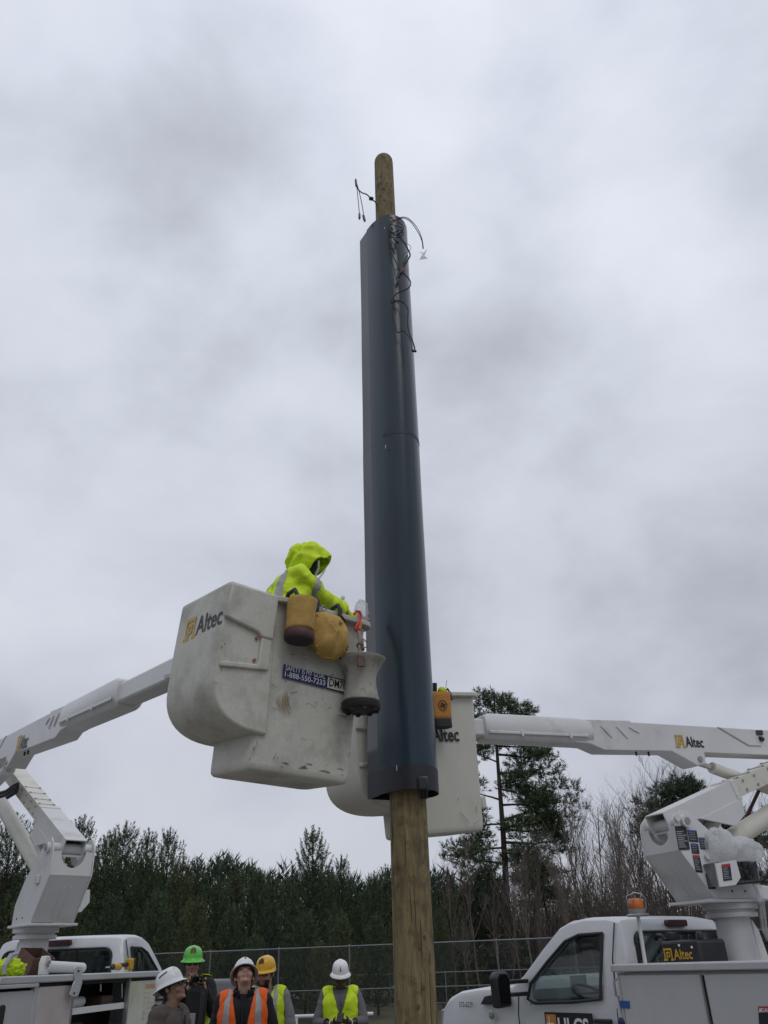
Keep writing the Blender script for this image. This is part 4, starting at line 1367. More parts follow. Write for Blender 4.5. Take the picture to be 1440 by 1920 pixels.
def upper_boom(T, tip, E, mm_, xc0, xc1, xb, k):
    """tip: bucket end; E: elbow end; xc0..xc1 the tip cover; xb the cylinder bracket; side profile k metres high"""
    X = (E - tip).normalized()
    mm = X.cross(Vector((0, 0, 1))).normalized()
    if mm.y > 0: mm = -mm
    upv = mm.cross(X).normalized()
    if upv.z < 0: upv = -upv
    L = (E - tip).length
    P, F_ = beam(tip - X * .25, tip + X * (xc1 + .3), .19, .17)
    MB().add(P, F_).build('inner_boom', M_boom, T, bevel=.02, world=True)
    # steel outer boom
    h = k
    st = [(xc1 - .25, h * .42), (xc1 + .55, h * .50), (xc1 + .57, h * .44), (L, h * .44), (L, -h * .56), (xb + .28, -h * .56), (xb + .26, -h * .98), (xb + .12, -h * 1.05), (xb - .22, -h * .56), (xc1 + .12, -h * .62), (xc1 - .06, -h * .42), (xc1 - .25, -h * .40)]
    ub = MB().prism(st, (X, upv, mm), tip, -.115, .115).build('upper_boom', M_boom, T, bevel=.008, world=True)
    # stamped ribs on the near face
    for q in (.12, .34, .52):
        a = tip + X * (xc1 + q) + upv * (h * .25) + mm * .116; c = a + X * .13 - upv * (h * .42 if q != .52 else h * .2)
        MB().tube([a, a.lerp(c, .5), c], [.009, .014, .009], 6).build('stamped_rib', M_boom, ub, smooth=True, world=True)
    MB().prism([(0, h * .43), (.42, -h * .2), (.62, -h * .2), (.62, -h * .24), (.40, -h * .24), (-.04, h * .43)], (X, upv, mm), tip + X * (xb + .62), .114, .121).build('seam_plate', M_steel, ub, world=True)
    # tip cover: a bulging shroud with a lip line
    cv = MB()
    cs = [(-.125, -.30), (-.145, -.16), (-.15, -.10), (-.135, .36), (-.11, .46), (.11, .46), (.135, .36), (.15, -.10), (.145, -.16), (.125, -.30), (.09, -.42), (-.09, -.42)]
    vs = []
    st_ = [(xc0, .86), (xc0 + .05, 1.0), (xc1 - .18, 1.02), (xc1, .92)]
    for x, f in st_: vs += [tip + X * x + mm * (a * f) + upv * (c * h * f) for a, c in cs]
    n = len(cs)
    fs = [(i * n + q, i * n + (q + 1) % n, (i + 1) * n + (q + 1) % n, (i + 1) * n + q) for i in range(3) for q in range(n)] + [list(range(n)), [3 * n + q for q in range(n)]]
    cv.add(vs, fs)
    co = cv.build('tip_shroud', M_boom, T, bevel=.010, world=True)
    MB().prism([(xc0 + .02, -.14 * h), (xc1 - .1, -.12 * h), (xc1 - .1, -.22 * h), (xc0 + .02, -.24 * h)], (X, upv, mm), tip, .14, .157).build('shroud_lip', M_boom, co, bevel=.006, world=True)
    for q in (.3, .75):
        MB().prism([(-.015, -.30 * h), (.015, -.30 * h), (.015, -.1 * h), (-.015, -.1 * h)], (X, upv, mm), tip + X * (xc0 + (xc1 - xc0) * q), .15, .166).build('shroud_clip', M_boom, co, bevel=.004, world=True)
    pin = tip + X * (xb + .18) - upv * (h * .82)
    MB().tube([pin - mm * .13, pin + mm * .13], .035, 12).build('bracket_pin', M_steel, ub, smooth=True, world=True)
    for q in (.12, .3):
        p = tip + X * (xb - .4 - q) - upv * (h * .56) + mm * .06
        MB().tube([p, p - upv * .05], .012, 6).build('drain_stub', M_plastic, ub, world=True)
    return X, upv, mm, pin, ub

# ------------------------------------------------------------------ right truck
TR = truck('bucket_truck', 'white bucket truck on the right with door lettering and a black tank', 3.005, 9.759, math.radians(126.8), 0.0, 1, 1.20)
MR = wmat(TR)
fwdR = (MR.to_3x3() @ Vector((1, 0, 0))); lefR = (MR.to_3x3() @ Vector((0, 1, 0))); ZU = Vector((0, 0, 1))
c = MB(); c.box((-.98, 1.166, .66), (-.08, 1.20, 1.47)); dr1 = c.build('compartment_door', M_body, TR, bevel=.012)
c = MB(); c.box((-2.60, 1.166, 1.07), (-1.02, 1.20, 1.47)); dr2 = c.build('compartment_door', M_body, TR, bevel=.012)
c = MB(); c.box((-1.44, 1.166, .66), (-1.02, 1.20, 1.05)); c.build('compartment_door', M_body, TR, bevel=.012)
c = MB(); c.box((-3.43, 1.166, .66), (-2.64, 1.20, 1.47)); c.build('compartment_door', M_body, TR, bevel=.012)
MB().box((-1.005, 1.17, .70), (-.995, 1.212, 1.46)).build('door_hinge', M_chrome, dr1)
MB().box((-.07, 1.14, .70), (-.04, 1.19, 1.46)).build('corner_post', M_body, TR, bevel=.006)
MB().tube([(-.03, 1.15, 1.44), (-.0, 1.19, 1.42), (-.0, 1.19, 1.30), (-.03, 1.16, 1.28)], .012, 6).tube([(-.01, 1.18, 1.30), (-.03, 1.17, 1.12)], .008, 6).build('latch_rod', M_steel, TR, smooth=True)
MB().ell((-.02, 1.19, 1.08), (.04, .03, .045)).build('cable_plug', M_navy, TR, smooth=True)
MB().prism([(-.06, 1.0), (.06, 1.03), (.0, .93)], ((1, 0, 0), (0, 0, 1), (0, 1, 0)), (0, 1.13, 0), 0, .03).build('plug_bracket', M_steel, TR)
fs_ = pix_plane(MR @ Vector((0, 1.2, 0)), lefR)
quad(TR, 'blue_sticker', fs_, [(1161, 1876), (1180, 1877), (1181, 1891), (1163, 1890)], M_blue, .006)
pl = quad(TR, 'danger_sticker', fs_, [(1421, 1887), (1462, 1887), (1463, 1899), (1422, 1898)], M_red, .006)
lettering('lettering', 'DANGER', fs_(1430, 1897.5), -fwdR, ZU, .030, M_paper, pl, lift=.010, world=True)
b = MB(); q0 = fs_(1424, 1897); b.add([q0 + lefR * .009 - fwdR * x + ZU * z for x, z in ((0, 0), (.035, 0), (.0175, .032))], [(0, 1, 2)]); b.build('warning_triangle', M_paper, pl, world=True, recalc=False)
quad(pl, 'sticker_body', fs_, [(1422, 1899), (1463, 1900), (1465, 1935), (1424, 1934)], M_dk, .006)
b = MB(); b.prism(rrect(-.13, .13, -.11, .11, .03, 3), ((1, 0, 0), (0, 0, 1), (0, 1, 0)), (-1.80, 1.2, 1.36), .0, .008); b.build('paddle_latch', M_plastic, dr2, bevel=.003)
# door lettering board
fd = pix_plane(MR @ Vector((0, 1.0, 0)), lefR)
bd = MB(); bd.box((.50, 1.0, .90), (1.16, 1.008, 1.135)); bd = bd.build('door_board', M_logo_k, TR)
MB().box((1.0, 1.008, .92), (1.14, 1.012, 1.115)).build('orange_square', M_orangec, bd)
MB().box((1.09, 1.012, .93), (1.10, 1.014, 1.10)).box((1.03, 1.012, 1.03), (1.13, 1.0145, 1.04)).build('square_mark', M_paper, bd)
lettering('lettering', 'ULCS', MR @ Vector((.975, 1.008, .945)), -fwdR, ZU, .15, M_paper, bd, width=.42, bold=.022, world=True)
lettering('fender_number', '572-6229', fd(862, 1888), -fwdR, ZU, .055, M_logo_k, TR, width=.24, bold=.004, world=True, lift=.006)
MB().box((.42, .96, .985), (.52, .99, 1.0)).build('sill', M_plastic, TR)
# papers seen inside the cab
MB().box((1.28, .15, 1.27), (1.285, .42, 1.45)).build('paper_on_dash', M_paper, TR)
MB().box((.55, -.86, 1.36), (.85, -.855, 1.62)).build('hanging_folder', M_paper, TR)
# beacon on a pipe
fb = pix_plane(MR @ Vector((0, 1.06, 0)), lefR)
pb, pt_ = fb(1210, 1806), fb(1196, 1716)
MB().tube([pb - ZU * .02, pt_], .018, 10).build('beacon_pipe', M_boom, TR, smooth=True, world=True)
MB().lathe([(.10, -.01), (.11, .0), (.10, .01), (.082, .012), (.085, .05), (.07, .055)], 24, Matrix.Translation(pt_)).build('beacon_base', M_steel, TR, smooth=True, world=True, angle=40)
bl = MB().lathe([(.070, .056), (.072, .07), (.068, .135), (.058, .148), (.0, .15)], 20, Matrix.Translation(pt_)).build('beacon_lens', M_amber, TR, smooth=True, world=True, angle=60)
MB().tube([pt_ + Vector((-.08, 0, .05)), pt_ + Vector((-.085, 0, .17)), pt_ + Vector((0, 0, .20)), pt_ + Vector((.075, 0, .185)), pt_ + Vector((.10, 0, .14)), pt_ + Vector((.09, 0, .05))], .006, 6).build('lens_guard', M_steel, bl, smooth=True, world=True)
# black tank
tk = MB(); tk.box((-.74, .34, 1.0), (-.30, .78, 1.745)); tk = tk.build('black_tank', M_plastic, TR, bevel=.03, seg=3)
MB().lathe([(.06, 0), (.065, .02), (.06, .07), (.0, .075)], 14, Matrix.Translation((-.36, .66, 1.745))).lathe([(.03, 0), (.035, .05), (.02, .07), (0, .07)], 10, Matrix.Translation((-.66, .62, 1.745))).build('tank_cap', M_plastic, tk, smooth=True, angle=50)
MB().tube([(-.34, .72, 1.75), (-.30, .72, 1.79), (-.15, .60, 1.80), (-.05, .5, 1.77)], .02, 8).build('tank_hose', M_black, tk, smooth=True)
altec(tk, MR @ Vector((-.33, .782, 1.585)), -fwdR, ZU, .09, M_logo_y, M_logo_y, True)
for x, z in ((-.52, 1.70), (-.66, 1.68)): MB().ell((x, .785, z), (.012, .006, .012)).build('tank_rivet', M_paper, tk, smooth=True)
# turret and booms
oR, lR, mR, pvR, plR = turret(TR, 3.40, 9.28, (-.89, -.46), 2.06, .93, .97, .90, .25)
fup = pix_plane(oR - mR * .16, mR)
tipR, farR = fup(889, 1367), fup(1440, 1394)
ER = tipR + (farR - tipR) * 1.33
XR, uR, mmR, pinR, ubR = upper_boom(TR, tipR, ER, mR, .06, 1.42, 2.72, .30)
e2 = ER + mR * .30 + uR * .0
XL, uL, Al, Bl = lower_boom(TR, pvR, Vector((e2.x, e2.y, 4.02)), mR, 1.0, .27, .20)
MB().tube([ER - mR * .25, ER + mR * .5], .23, 24).build('elbow_drum', M_boom, TR, smooth=True, world=True, angle=50)
fbz = pix_plane(tipR + mmR * .118, mmR)
altec(ubR, fbz(1269, 1399), XR * (1 if XR.x > 0 else -1), uR, .118)
MB().tube([pinR, pinR + (XR * .35 - uR * .08)], .03, 10).build('cylinder_rod', M_chrome, TR, smooth=True, world=True)
MB().tube([pinR + (XR * .28 - uR * .065), pinR + (XR * 1.6 - uR * .42)], .065, 14).build('boom_cylinder', M_cream, TR, smooth=True, world=True, angle=50)
fz = pix_plane(oR - mR * .05, mR)
c0, c1 = fz(1362, 1580), fz(1440, 1530)
MB().tube([c0 - (c1 - c0) * .2, c0 + (c1 - c0) * 2.1], .105, 18).build('lift_cylinder', M_cream, TR, smooth=True, world=True, angle=50)
MB().tube([fz(1318, 1562), fz(1352, 1530)], .055, 12).build('tilt_cylinder', M_boom, TR, smooth=True, world=True)
quad(ubR, 'boom_sticker', fbz, [(1417, 1369), (1430, 1369), (1431, 1378), (1419, 1378)], M_dk, .006)
MB().tube([fbz(1424, 1385, .005), fbz(1430, 1386, .005)], .03, 6).build('boom_slot', M_black, ubR, world=True)
MB().tube([fup(1405, 1545) - mR * .1, fup(1425, 1478), fup(1445, 1470)], .02, 6).build('hose', M_maroon, TR, smooth=True, world=True)
# placards on the turret plate
fp = pix_plane(oR + mR * .26, mR)
placard(plR, fp, 1265, 1549, 1286, 1594, 8, -1, None, M_dk, 9)
placard(plR, fp, 1289, 1556, 1306, 1578, 4, 1, M_blue, M_dk, 5)
placard(plR, fp, 1310, 1570, 1326, 1592, 4, 1, M_blue, M_dk, 5)
placard(plR, fp, 1295, 1581, 1309, 1600, 3, 1, M_blue, M_dk, 4)
placard(plR, fp, 1299, 1603, 1312, 1635, 6, 1, M_red, M_dk, 7)
placard(plR, fp, 1321, 1622, 1335, 1638, 2, 0, M_red, M_paper, 3)
placard(plR, fp, 1323, 1638, 1337, 1667, 6, 0, None, M_dk, 7)
for (u, v) in ((1267, 1534), (1324, 1605)):
    p = fp(u, v); MB().tube([p, p + mR * .03], .035, 12).build('pin_boss', M_boom, plR, smooth=True, world=True, angle=50)
# control box with guard plate
q = [fp(u, v, .22) for u, v in ((1341, 1619), (1380, 1612), (1389, 1645), (1380, 1659), (1350, 1663))]
b = MB(); b.add(q + [p - mR * .012 for p in q], [list(range(5)), list(range(5, 10))[::-1]] + [(i, (i + 1) % 5, (i + 1) % 5 + 5, i + 5) for i in range(5)])
gp = b.build('control_guard', M_boom, TR, world=True)
placard(gp, pix_plane(oR + mR * .48, mR), 1353, 1621, 1369, 1652, 4, -2, M_red, M_dk, 7, .004)
b = MB()
q = [fp(1344, 1617, .19), fp(1418, 1614, .19), fp(1424, 1652, .19), fp(1360, 1660, .19)]
b.add(q + [p - mR * .18 for p in q], [(4, 5, 6, 7), (0, 4, 5, 1), (1, 5, 6, 2), (2, 6, 7, 3), (3, 7, 4, 0)])
b.build('control_box', M_steel, TR, world=True)
b = MB()
for k in range(6):
    p = fp(1388 + k * 5, 1640 + (k % 2) * 6, .17); b.tube([p, p + ZU * (.05 + .02 * (k % 3))], .012, 6).cbox((0, 0, 0), (.03, .03, .03), Matrix.Translation(p + ZU * (.06 + .02 * (k % 3))))
b.tube([fp(1380, 1656, .17), fp(1425, 1652, .17)], .018, 6)
b.build('control_levers', M_black, TR, world=True)
MB().prism([(-.45, .02), (-.13, .02), (-.13, .16), (-.45, .14)], (lR, ZU, mR), oR, -.28, .28).build('turret_rear_box', M_boom, TR, bevel=.01, world=True)
# the right bucket
BR = bucket(TR, M_RB, .80, .70, 1.24, .52, M_bucket2, False)
NR = (M_RB.to_3x3() @ Vector((0, -1, 0))).normalized(); X1 = (M_RB.to_3x3() @ Vector((1, 0, 0))).normalized(); Y1 = (M_RB.to_3x3() @ Vector((0, 0, 1))).normalized()
fbr = pix_plane(M_RB @ Vector((0, .0, .6)), NR)
oo = fbr(862, 1389) - X1 * (.128 * 3.6)
altec(BR, oo, X1, Y1, .128)
for (z, s) in ((.86, .05), (.20, .06)):
    MB(M_RB).box((.80, .1, z), (.80 + s, .34, z + .11)).build('step_bracket', M_bucket2, BR, bevel=.012, world=True)
b = MB(); 
for (u0, v0, u1, v1) in ((862, 1523, 880, 1543), (858, 1496, 860, 1502), (893, 1512, 894, 1524), (888, 1545, 898, 1538), (812, 1470, 814, 1476)):
    b.tube([fbr(u0, v0, .004), fbr((u0 + u1) / 2 + 1, (v0 + v1) / 2, .004), fbr(u1, v1, .004)], .003, 4)
b.build('scratch', M_grime, BR, world=True)

# plastic wrap over the turret controls
pw = thing('plastic_wrap', 'crumpled clear plastic wrap bundled over the right turret controls', 'plastic', fp(1370, 1600, .2))


def crumple(bm_, c, r, seed, n=40, m_=26, amp=.35):
    vs, fs = [], []
    for i in range(m_ + 1):
        a = math.pi * i / m_ - math.pi / 2
        for k in range(n):
            b_ = 6.283185 * k / n
            d = Vector((math.cos(a) * math.cos(b_), math.cos(a) * math.sin(b_), math.sin(a)))
            q_ = d * 2.4 + Vector((seed, seed * .7, 0))
            f = 1 + amp * (abs(mnoise.noise(q_ * 1.6)) - .25) + amp * .9 * (abs(mnoise.noise(q_ * 3.7)) - .2) + amp * .5 * mnoise.noise(q_ * 8)
            vs.append(c + Vector((d.x * r[0], d.y * r[1], d.z * r[2])) * f)
    for i in range(m_):
        for k in range(n): fs.append((i * n + k, i * n + (k + 1) % n, (i + 1) * n + (k + 1) % n, (i + 1) * n + k))
    bm_.add(vs, fs)


b = MB(); crumple(b, fp(1350, 1588, .05), (.17, .14, .18), 3.0, amp=.20); b.build('gathered_film', M_film, pw, world=True, recalc=False, smooth=True, angle=180)
b = MB(); crumple(b, fp(1384, 1598, .05), (.25, .18, .15), 5.0, amp=.14); b.build('gathered_film', M_film, pw, world=True, recalc=False, smooth=True, angle=180)
b = MB()
pts = [(1385, 1578, 1410, 1612), (1402, 1588, 1398, 1622), (1412, 1605, 1405, 1632), (1420, 1625, 1408, 1650), (1425, 1650, 1412, 1672), (1430, 1672, 1420, 1690), (1434, 1695, 1424, 1700), (1437, 1720, 1424, 1722), (1440, 1748, 1428, 1745), (1442, 1765, 1438, 1764)]
vs, fs = [], []
for i, (u0, v0, u1, v1) in enumerate(pts):
    for k in range(7):
        s = k / 6
        vs.append(fp(u0 + (u1 - u0) * s, v0 + (v1 - v0) * s, .10 + .07 * math.sin(k * 2.1 + i * .8) + .03 * math.sin(i * 1.9)))
for i in range(len(pts) - 1):
    for k in range(6): fs.append((i * 7 + k, i * 7 + k + 1, (i + 1) * 7 + k + 1, (i + 1) * 7 + k))
b.add(vs, fs); b.build('hanging_film', M_film, pw, world=True, smooth=True, recalc=False, angle=80)

# ------------------------------------------------------------------ left truck
TL = truck('bucket_truck', 'white bucket truck on the left with an open side compartment', -4.434, 11.778, math.radians(83.3), .087, -1, 1.28)
ML = wmat(TL)
fwdL = ML.to_3x3() @ Vector((1, 0, 0)); lefL = ML.to_3x3() @ Vector((0, 1, 0)); rigL = -lefL
ZL = Matrix.Translation((0, 0, .087))
M_stain = mat('stained_panel', (0.50, 0.52, 0.38), .5, var=.15, scale=3, dirt=(.62, .63, .62), dscale=1.4, dlo=.4, dhi=.6)
M_pink = mat('pinkish_panel', (0.52, 0.46, 0.44), .5, var=.08, scale=2, dirt=(.60, .60, .59), dscale=1.2, dlo=.42, dhi=.7)
yo = -1.28
for (x0, x1, z0, z1, m_) in ((-3.43, -2.80, .66, 1.44, M_body), (-2.70, -1.99, 1.07, 1.46, M_pink), (-2.70, -1.99, .66, 1.05, M_body), (-.53, .27, .66, 1.46, M_stain)):
    c = MB(ZL); c.box((x0, yo, z0), (x1, yo + .034, z1)); c.build('compartment_door', m_, TL, bevel=.012)
MB(ZL).box((-2.79, yo, .64), (-2.71, yo + .05, 1.49)).build('corner_post', M_body, TL, bevel=.01)
for x in (-.57, -1.985): MB(ZL).box((x, yo, .64), (x + .03, yo + .05, 1.49)).build('door_frame', M_steel, TL, bevel=.004)
MB(ZL).box((-3.5, yo - .03, 1.462), (-2.78, yo + .05, 1.494)).build('drip_rail', M_body, TL, bevel=.006)
MB(ZL).box((-1.95, -1.22, 1.20), (-.58, -.82, 1.225)).box((-1.95, -1.24, 1.19), (-.58, -1.222, 1.25)).build('shelf', M_paper, TL)
MB(ZL).tube([(-1.9, -1.1, 1.29), (-1.2, -1.0, 1.29)], .05, 14).build('pvc_pipe', M_paper, TL, smooth=True)
MB(ZL).box((-1.0, -1.15, 1.226), (-.7, -.95, 1.33)).box((-1.8, -1.1, .9), (-1.3, -.9, 1.1)).build('parts_box', M_leather, TL, bevel=.01)
MB(ZL).tube([(-.62, -1.2, 1.44), (-.62, -1.22, 1.3)], .008, 6).tube([(-1.2, -1.2, 1.45), (-1.2, -1.21, 1.38)], .012, 6).build('hook', M_chrome, TL)
b = MB(ZL); b.prism(rrect(-.05, .05, -.12, .12, .03, 3), ((1, 0, 0), (0, 0, 1), (0, -1, 0)), (-3.32, yo, 1.22), 0, .01); b.build('paddle_latch', M_plastic, TL, bevel=.003)
# load chart sheets on the front panel
ch = MB(ZL); ch.box((-.12, yo - .004, .92), (.25, yo, 1.44)); ch = ch.build('load_chart', mat('cream_paper', (.55, .54, .42), .7, var=.05), TL)
R = random.Random(8)
for r_ in range(8):
    for q in range(3):
        x = -.10 + q * .12; z = 1.32 - r_ * .055
        if R.random() < .72: MB(ZL).box((x, yo - .006, z), (x + R.uniform(.05, .10), yo - .0045, z + R.uniform(.012, .028))).build('chart_print', M_print, ch)
MB(ZL).box((-.09, yo - .006, 1.37), (.22, yo - .0045, 1.42)).build('chart_heading', mat('faded_red_print', (.5, .28, .2), .7), ch)
MB(ZL).box((-.09, yo - .006, .93), (.05, yo - .0045, .99)).build('chart_corner', M_navy, ch)
# turret and booms
oL, lL, mL, pvL, plL = turret(TL, -4.504, 11.182, (.68, -.73), 2.16, 1.0, 1.10, .95, .255)
tipL = Vector((-1.63, 5.95, 3.63)); farL = Vector((-5.49, 11.4, 4.38))
EL = tipL + (farL - tipL) * 1.12
XU, uU, mU, pinL, ubL = upper_boom(TL, tipL, EL, mL, 1.12, 2.95, 5.25, .295)
e3 = oL + lL * -2.5
lower_boom(TL, pvL, Vector((e3.x, e3.y, 4.62)), mL, 1.05, .275, .21)
MB().tube([EL - mU * .25, EL + mU * .3], .25, 24).build('elbow_drum', M_boom, TL, smooth=True, world=True, angle=50)
fbl = pix_plane(tipL + mU * .118, mU)
dirx = fbl(57, 1395) - fbl(32, 1408)
altec(ubL, fbl(29, 1409.5), -XU, uU, .17)
quad(TL, 'tip_sticker', pix_plane(tipL + mU * .105, mU), [(308, 1266), (322, 1262), (322, 1269), (308, 1273)], M_print, .006)
fzl = pix_plane(oL - mL * .10, mL)
c0, c1 = fzl(84, 1645), fzl(8, 1517)
MB().tube([c0, c0 + (c1 - c0) * 1.15], .105, 18).build('lift_cylinder', M_cream, TL, smooth=True, world=True, angle=50)
fz2 = pix_plane(oL + mL * .02, mL)
MB().tube([fz2(64, 1566), fz2(86, 1612)], .06, 12).build('tilt_cylinder', M_boom, TL, smooth=True, world=True)
fz3 = pix_plane(oL + mL * .22, mL)
for k, (a, b_) in enumerate((((-10, 1490), (32, 1470)), ((-12, 1497), (30, 1478)))):
    MB().tube([fz3(a[0], a[1]), fz3(12, 1484 + k * 6), fz3(26, 1474 + k * 5), fz3(33, 1470 + k * 6), fz3(30, 1482 + k * 3), fz3(14, 1495)], .028, 8).build('hose', M_black, TL, smooth=True, world=True)
MB().tube([pinL, pinL + (XU * .5 - uU * .05)], .04, 10).build('cylinder_rod', M_chrome, TL, smooth=True, world=True)
MB().tube([pinL + (XU * .4 - uU * .04), pinL + (XU * 1.7 - uU * .25)], .08, 14).build('boom_cylinder', M_boom, TL, smooth=True, world=True)
# box with a warning plate behind the turret
fq = pix_plane(oL - mL * .42, lL)
q = [fq(u, v) for u, v in ((152, 1668), (169, 1668), (168, 1692), (152, 1710), (136, 1708))]
n_ = lL
b = MB(); b.add(q + [p - n_ * .2 for p in q], [list(range(5)), list(range(5, 10))[::-1]] + [(i, (i + 1) % 5, (i + 1) % 5 + 5, i + 5) for i in range(5)])
gb = b.build('control_guard', M_boom, TL, world=True)
placard(gb, fq, 143, 1674, 154, 1701, -3, -2, M_red, M_dk, 6, .004)
MB().prism([(-.05, -.05), (.05, -.05), (.05, .05), (-.05, .05)], (lL, ZU, mL), oL + lL * .52 + ZU * .5, .265, .30).build('plate_boss', M_boom, plL, bevel=.01, world=True)
b = MB()
fcol = pix_plane(Vector((-4.504, 11.182, 0)) + Vector((.3, -.95, 0)).normalized() * .19, Vector((.3, -.95, 0)))
for P in ([(26, 1800), (44, 1812), (58, 1798), (57, 1795), (44, 1806), (29, 1797)],):
    o_ = quad(TL, 'yellow_tape', fcol, P, mat('tape', (.55, .50, .22), .6), .02)
# the left bucket
BL_ = bucket(TL, M_LB, .80, .70, 1.15, .375, M_bucket, True)
NF = (M_LB.to_3x3() @ Vector((0, -1, 0))).normalized(); XF = (M_LB.to_3x3() @ Vector((1, 0, 0))).normalized(); YF = (M_LB.to_3x3() @ Vector((0, 0, 1))).normalized()
ff = pix_plane(M_LB @ Vector((0, .006, .6)), NF)
fl_ = pix_plane(M_LB @ Vector((-.3825, 0, .9)), -XF)
e2v = (M_LB.to_3x3() @ Vector((0, -1, 0))).normalized()
altec(BL_, fl_(346, 1201), e2v, YF, .135, lw=2.75)
st = quad(BL_, 'safety_sticker', ff, [(532, 1245), (613, 1266), (611, 1291), (530, 1270)], M_navy, .006)
sw_ = (ff(611, 1270) - ff(533, 1250)).length
lettering('lettering', 'SAFETY IS MY GOAL', ff(534, 1256.5), XF, YF, .036, M_paper, st, width=sw_ * .95, bold=.0, world=True, lift=.009)
lettering('lettering', '1-888-550-7233', ff(532.5, 1268.5), XF, YF, .038, M_paper, st, width=sw_ * .96, bold=.004, world=True, lift=.009)
st2 = quad(BL_, 'number_sticker', ff, [(613.5, 1267), (656, 1277), (654, 1302), (612, 1291)], M_logo_k, .006)
quad(st2, 'number_field', ff, [(615, 1269.5), (655, 1279), (653.5, 1299.5), (613.5, 1289)], mat('sticker_white', (.55, .55, .52), .5), .008)
lettering('lettering', 'DM701', ff(615.5, 1286.5), XF, YF, .058, M_logo_k, st2, width=(ff(652, 1290) - ff(616, 1281)).length, bold=.012, world=True, lift=.011)
b = MB(); R = random.Random(17)
M_scuff = mat('tan_scuff', (.42, .33, .21), .8, var=.2)
for k in range(13):
    u0 = 518 + R.random() * 22; v0 = 1292 + R.random() * 22
    l_ = R.uniform(10, 34)
    b.tube([ff(u0, v0, .003), ff(u0 + l_ * .12 + R.uniform(-2, 2), v0 + l_ * .5, .003), ff(u0 + l_ * .22, v0 + l_, .003)], [.0012, R.uniform(.002, .0045), .001], 4)
b.build('scuff_mark', M_scuff, BL_, world=True)
b = MB()
for k in range(26):
    u0 = 505 + R.random() * 150; v0 = 1225 + R.random() * 215
    a = R.uniform(-1.3, .6); l_ = R.uniform(3, 16)
    b.tube([ff(u0, v0, .002), ff(u0 + l_ * math.cos(a), v0 + l_ * math.sin(a), .002)], R.uniform(.0008, .0017), 4)
for k in range(7):
    u0 = 352 + R.random() * 50; v0 = 1215 + R.random() * 80
    b.tube([fl_(u0, v0, .003), fl_(u0 + R.uniform(5, 14), v0 + R.uniform(2, 6), .003)], .001, 4)
b.build('scratch', M_dash, BL_, world=True)
M_smear = mat('brown_grime', (.20, .18, .145), .8, var=.3, scale=20)
for k in range(34):                                   # knocks and grime along the corners and the lower edge
    w_ = R.random()
    if k < 14: p_ = Vector((.02 - .085 * (1 - w_ * .8) + R.uniform(.0, .03), .004, .05 + w_ * .22)); d_s = Vector((R.uniform(-.01, .02), 0, R.uniform(.02, .05)))
    elif k < 26: p_ = Vector((w_ * .70, .016, .05 + R.random() * .05)); d_s = Vector((R.uniform(.02, .08), 0, R.uniform(-.008, .008)))
    else: p_ = Vector((-.36 + R.uniform(0, .02), -.013, .55 + w_ * .5)); d_s = Vector((R.uniform(-.008, .01), 0, R.uniform(.02, .06)))
    MB(M_LB).tube([p_, p_ + d_s * .5 + Vector((.004, 0, .002)), p_ + d_s], [.0006, R.uniform(.0015, .004), .0006], 4).build('grime_mark', M_smear, BL_, world=True)

# ------------------------------------------------------------------ things hung on the buckets
upB = YF


def frame_at(p, z, x):
    z = Vector(z).normalized(); x = Vector(x); x = (x - z * x.dot(z)).normalized(); y = z.cross(x)
    return Matrix(((x.x, y.x, z.x, p.x), (x.y, y.y, z.y, p.y), (x.z, y.z, z.z, p.z), (0, 0, 0, 1)))


def hook(parent, u, v, off=.05):
    p = ff(u, v, .03)
    Q = [p + NF * off - YF * .075, p + NF * (off + .005) - YF * .0, p + NF * .02 + YF * .045, p - NF * .06 + YF * .035, p - NF * .085 - YF * .01]
    MB().tube(Q, .016, 8).build('hook', M_black, parent, smooth=True, world=True)


bagp = ff(560, 1205, .115)
tb = thing('tool_bag', 'round tan canvas tool bag with dark maroon base hung on the left bucket', 'bag', bagp)
FM = frame_at(bagp, YF, XF)
b = MB(FM); prof = [(.0, .0), (.105, .0), (.108, .012), (.108, .06)]
b.lathe([(.0, -.004), (.085, .0), (.1, .012), (.101, .022)], 26); b.build('base_piping', M_black, tb, smooth=True, world=True, angle=50)
MB(FM).lathe([(.102, .022), (.106, .03), (.104, .075), (.101, .078)], 26).build('leather_base', M_maroon, tb, smooth=True, world=True, angle=50)
b = MB(FM); vs, fs = [], []
for i in range(12):
    z = .078 + .225 * i / 11
    for k in range(26):
        a = 6.2832 * k / 26
        r = .1005 + .004 * i / 11 + .004 * mnoise.noise(Vector((math.cos(a) * 2, math.sin(a) * 2, z * 12))) + (.003 if i in (9, 11) else 0)
        vs.append((r * math.cos(a), r * math.sin(a) * .92, z - .012 * math.sin(a)))
for i in range(11):
    for k in range(26): fs.append((i * 26 + k, i * 26 + (k + 1) % 26, (i + 1) * 26 + (k + 1) % 26, (i + 1) * 26 + k))
b.add(vs, fs); b.build('canvas_wall', M_tan, tb, smooth=True, world=True, recalc=False, solid=.004)
hook(tb, 549, 1118); hook(tb, 588, 1132)

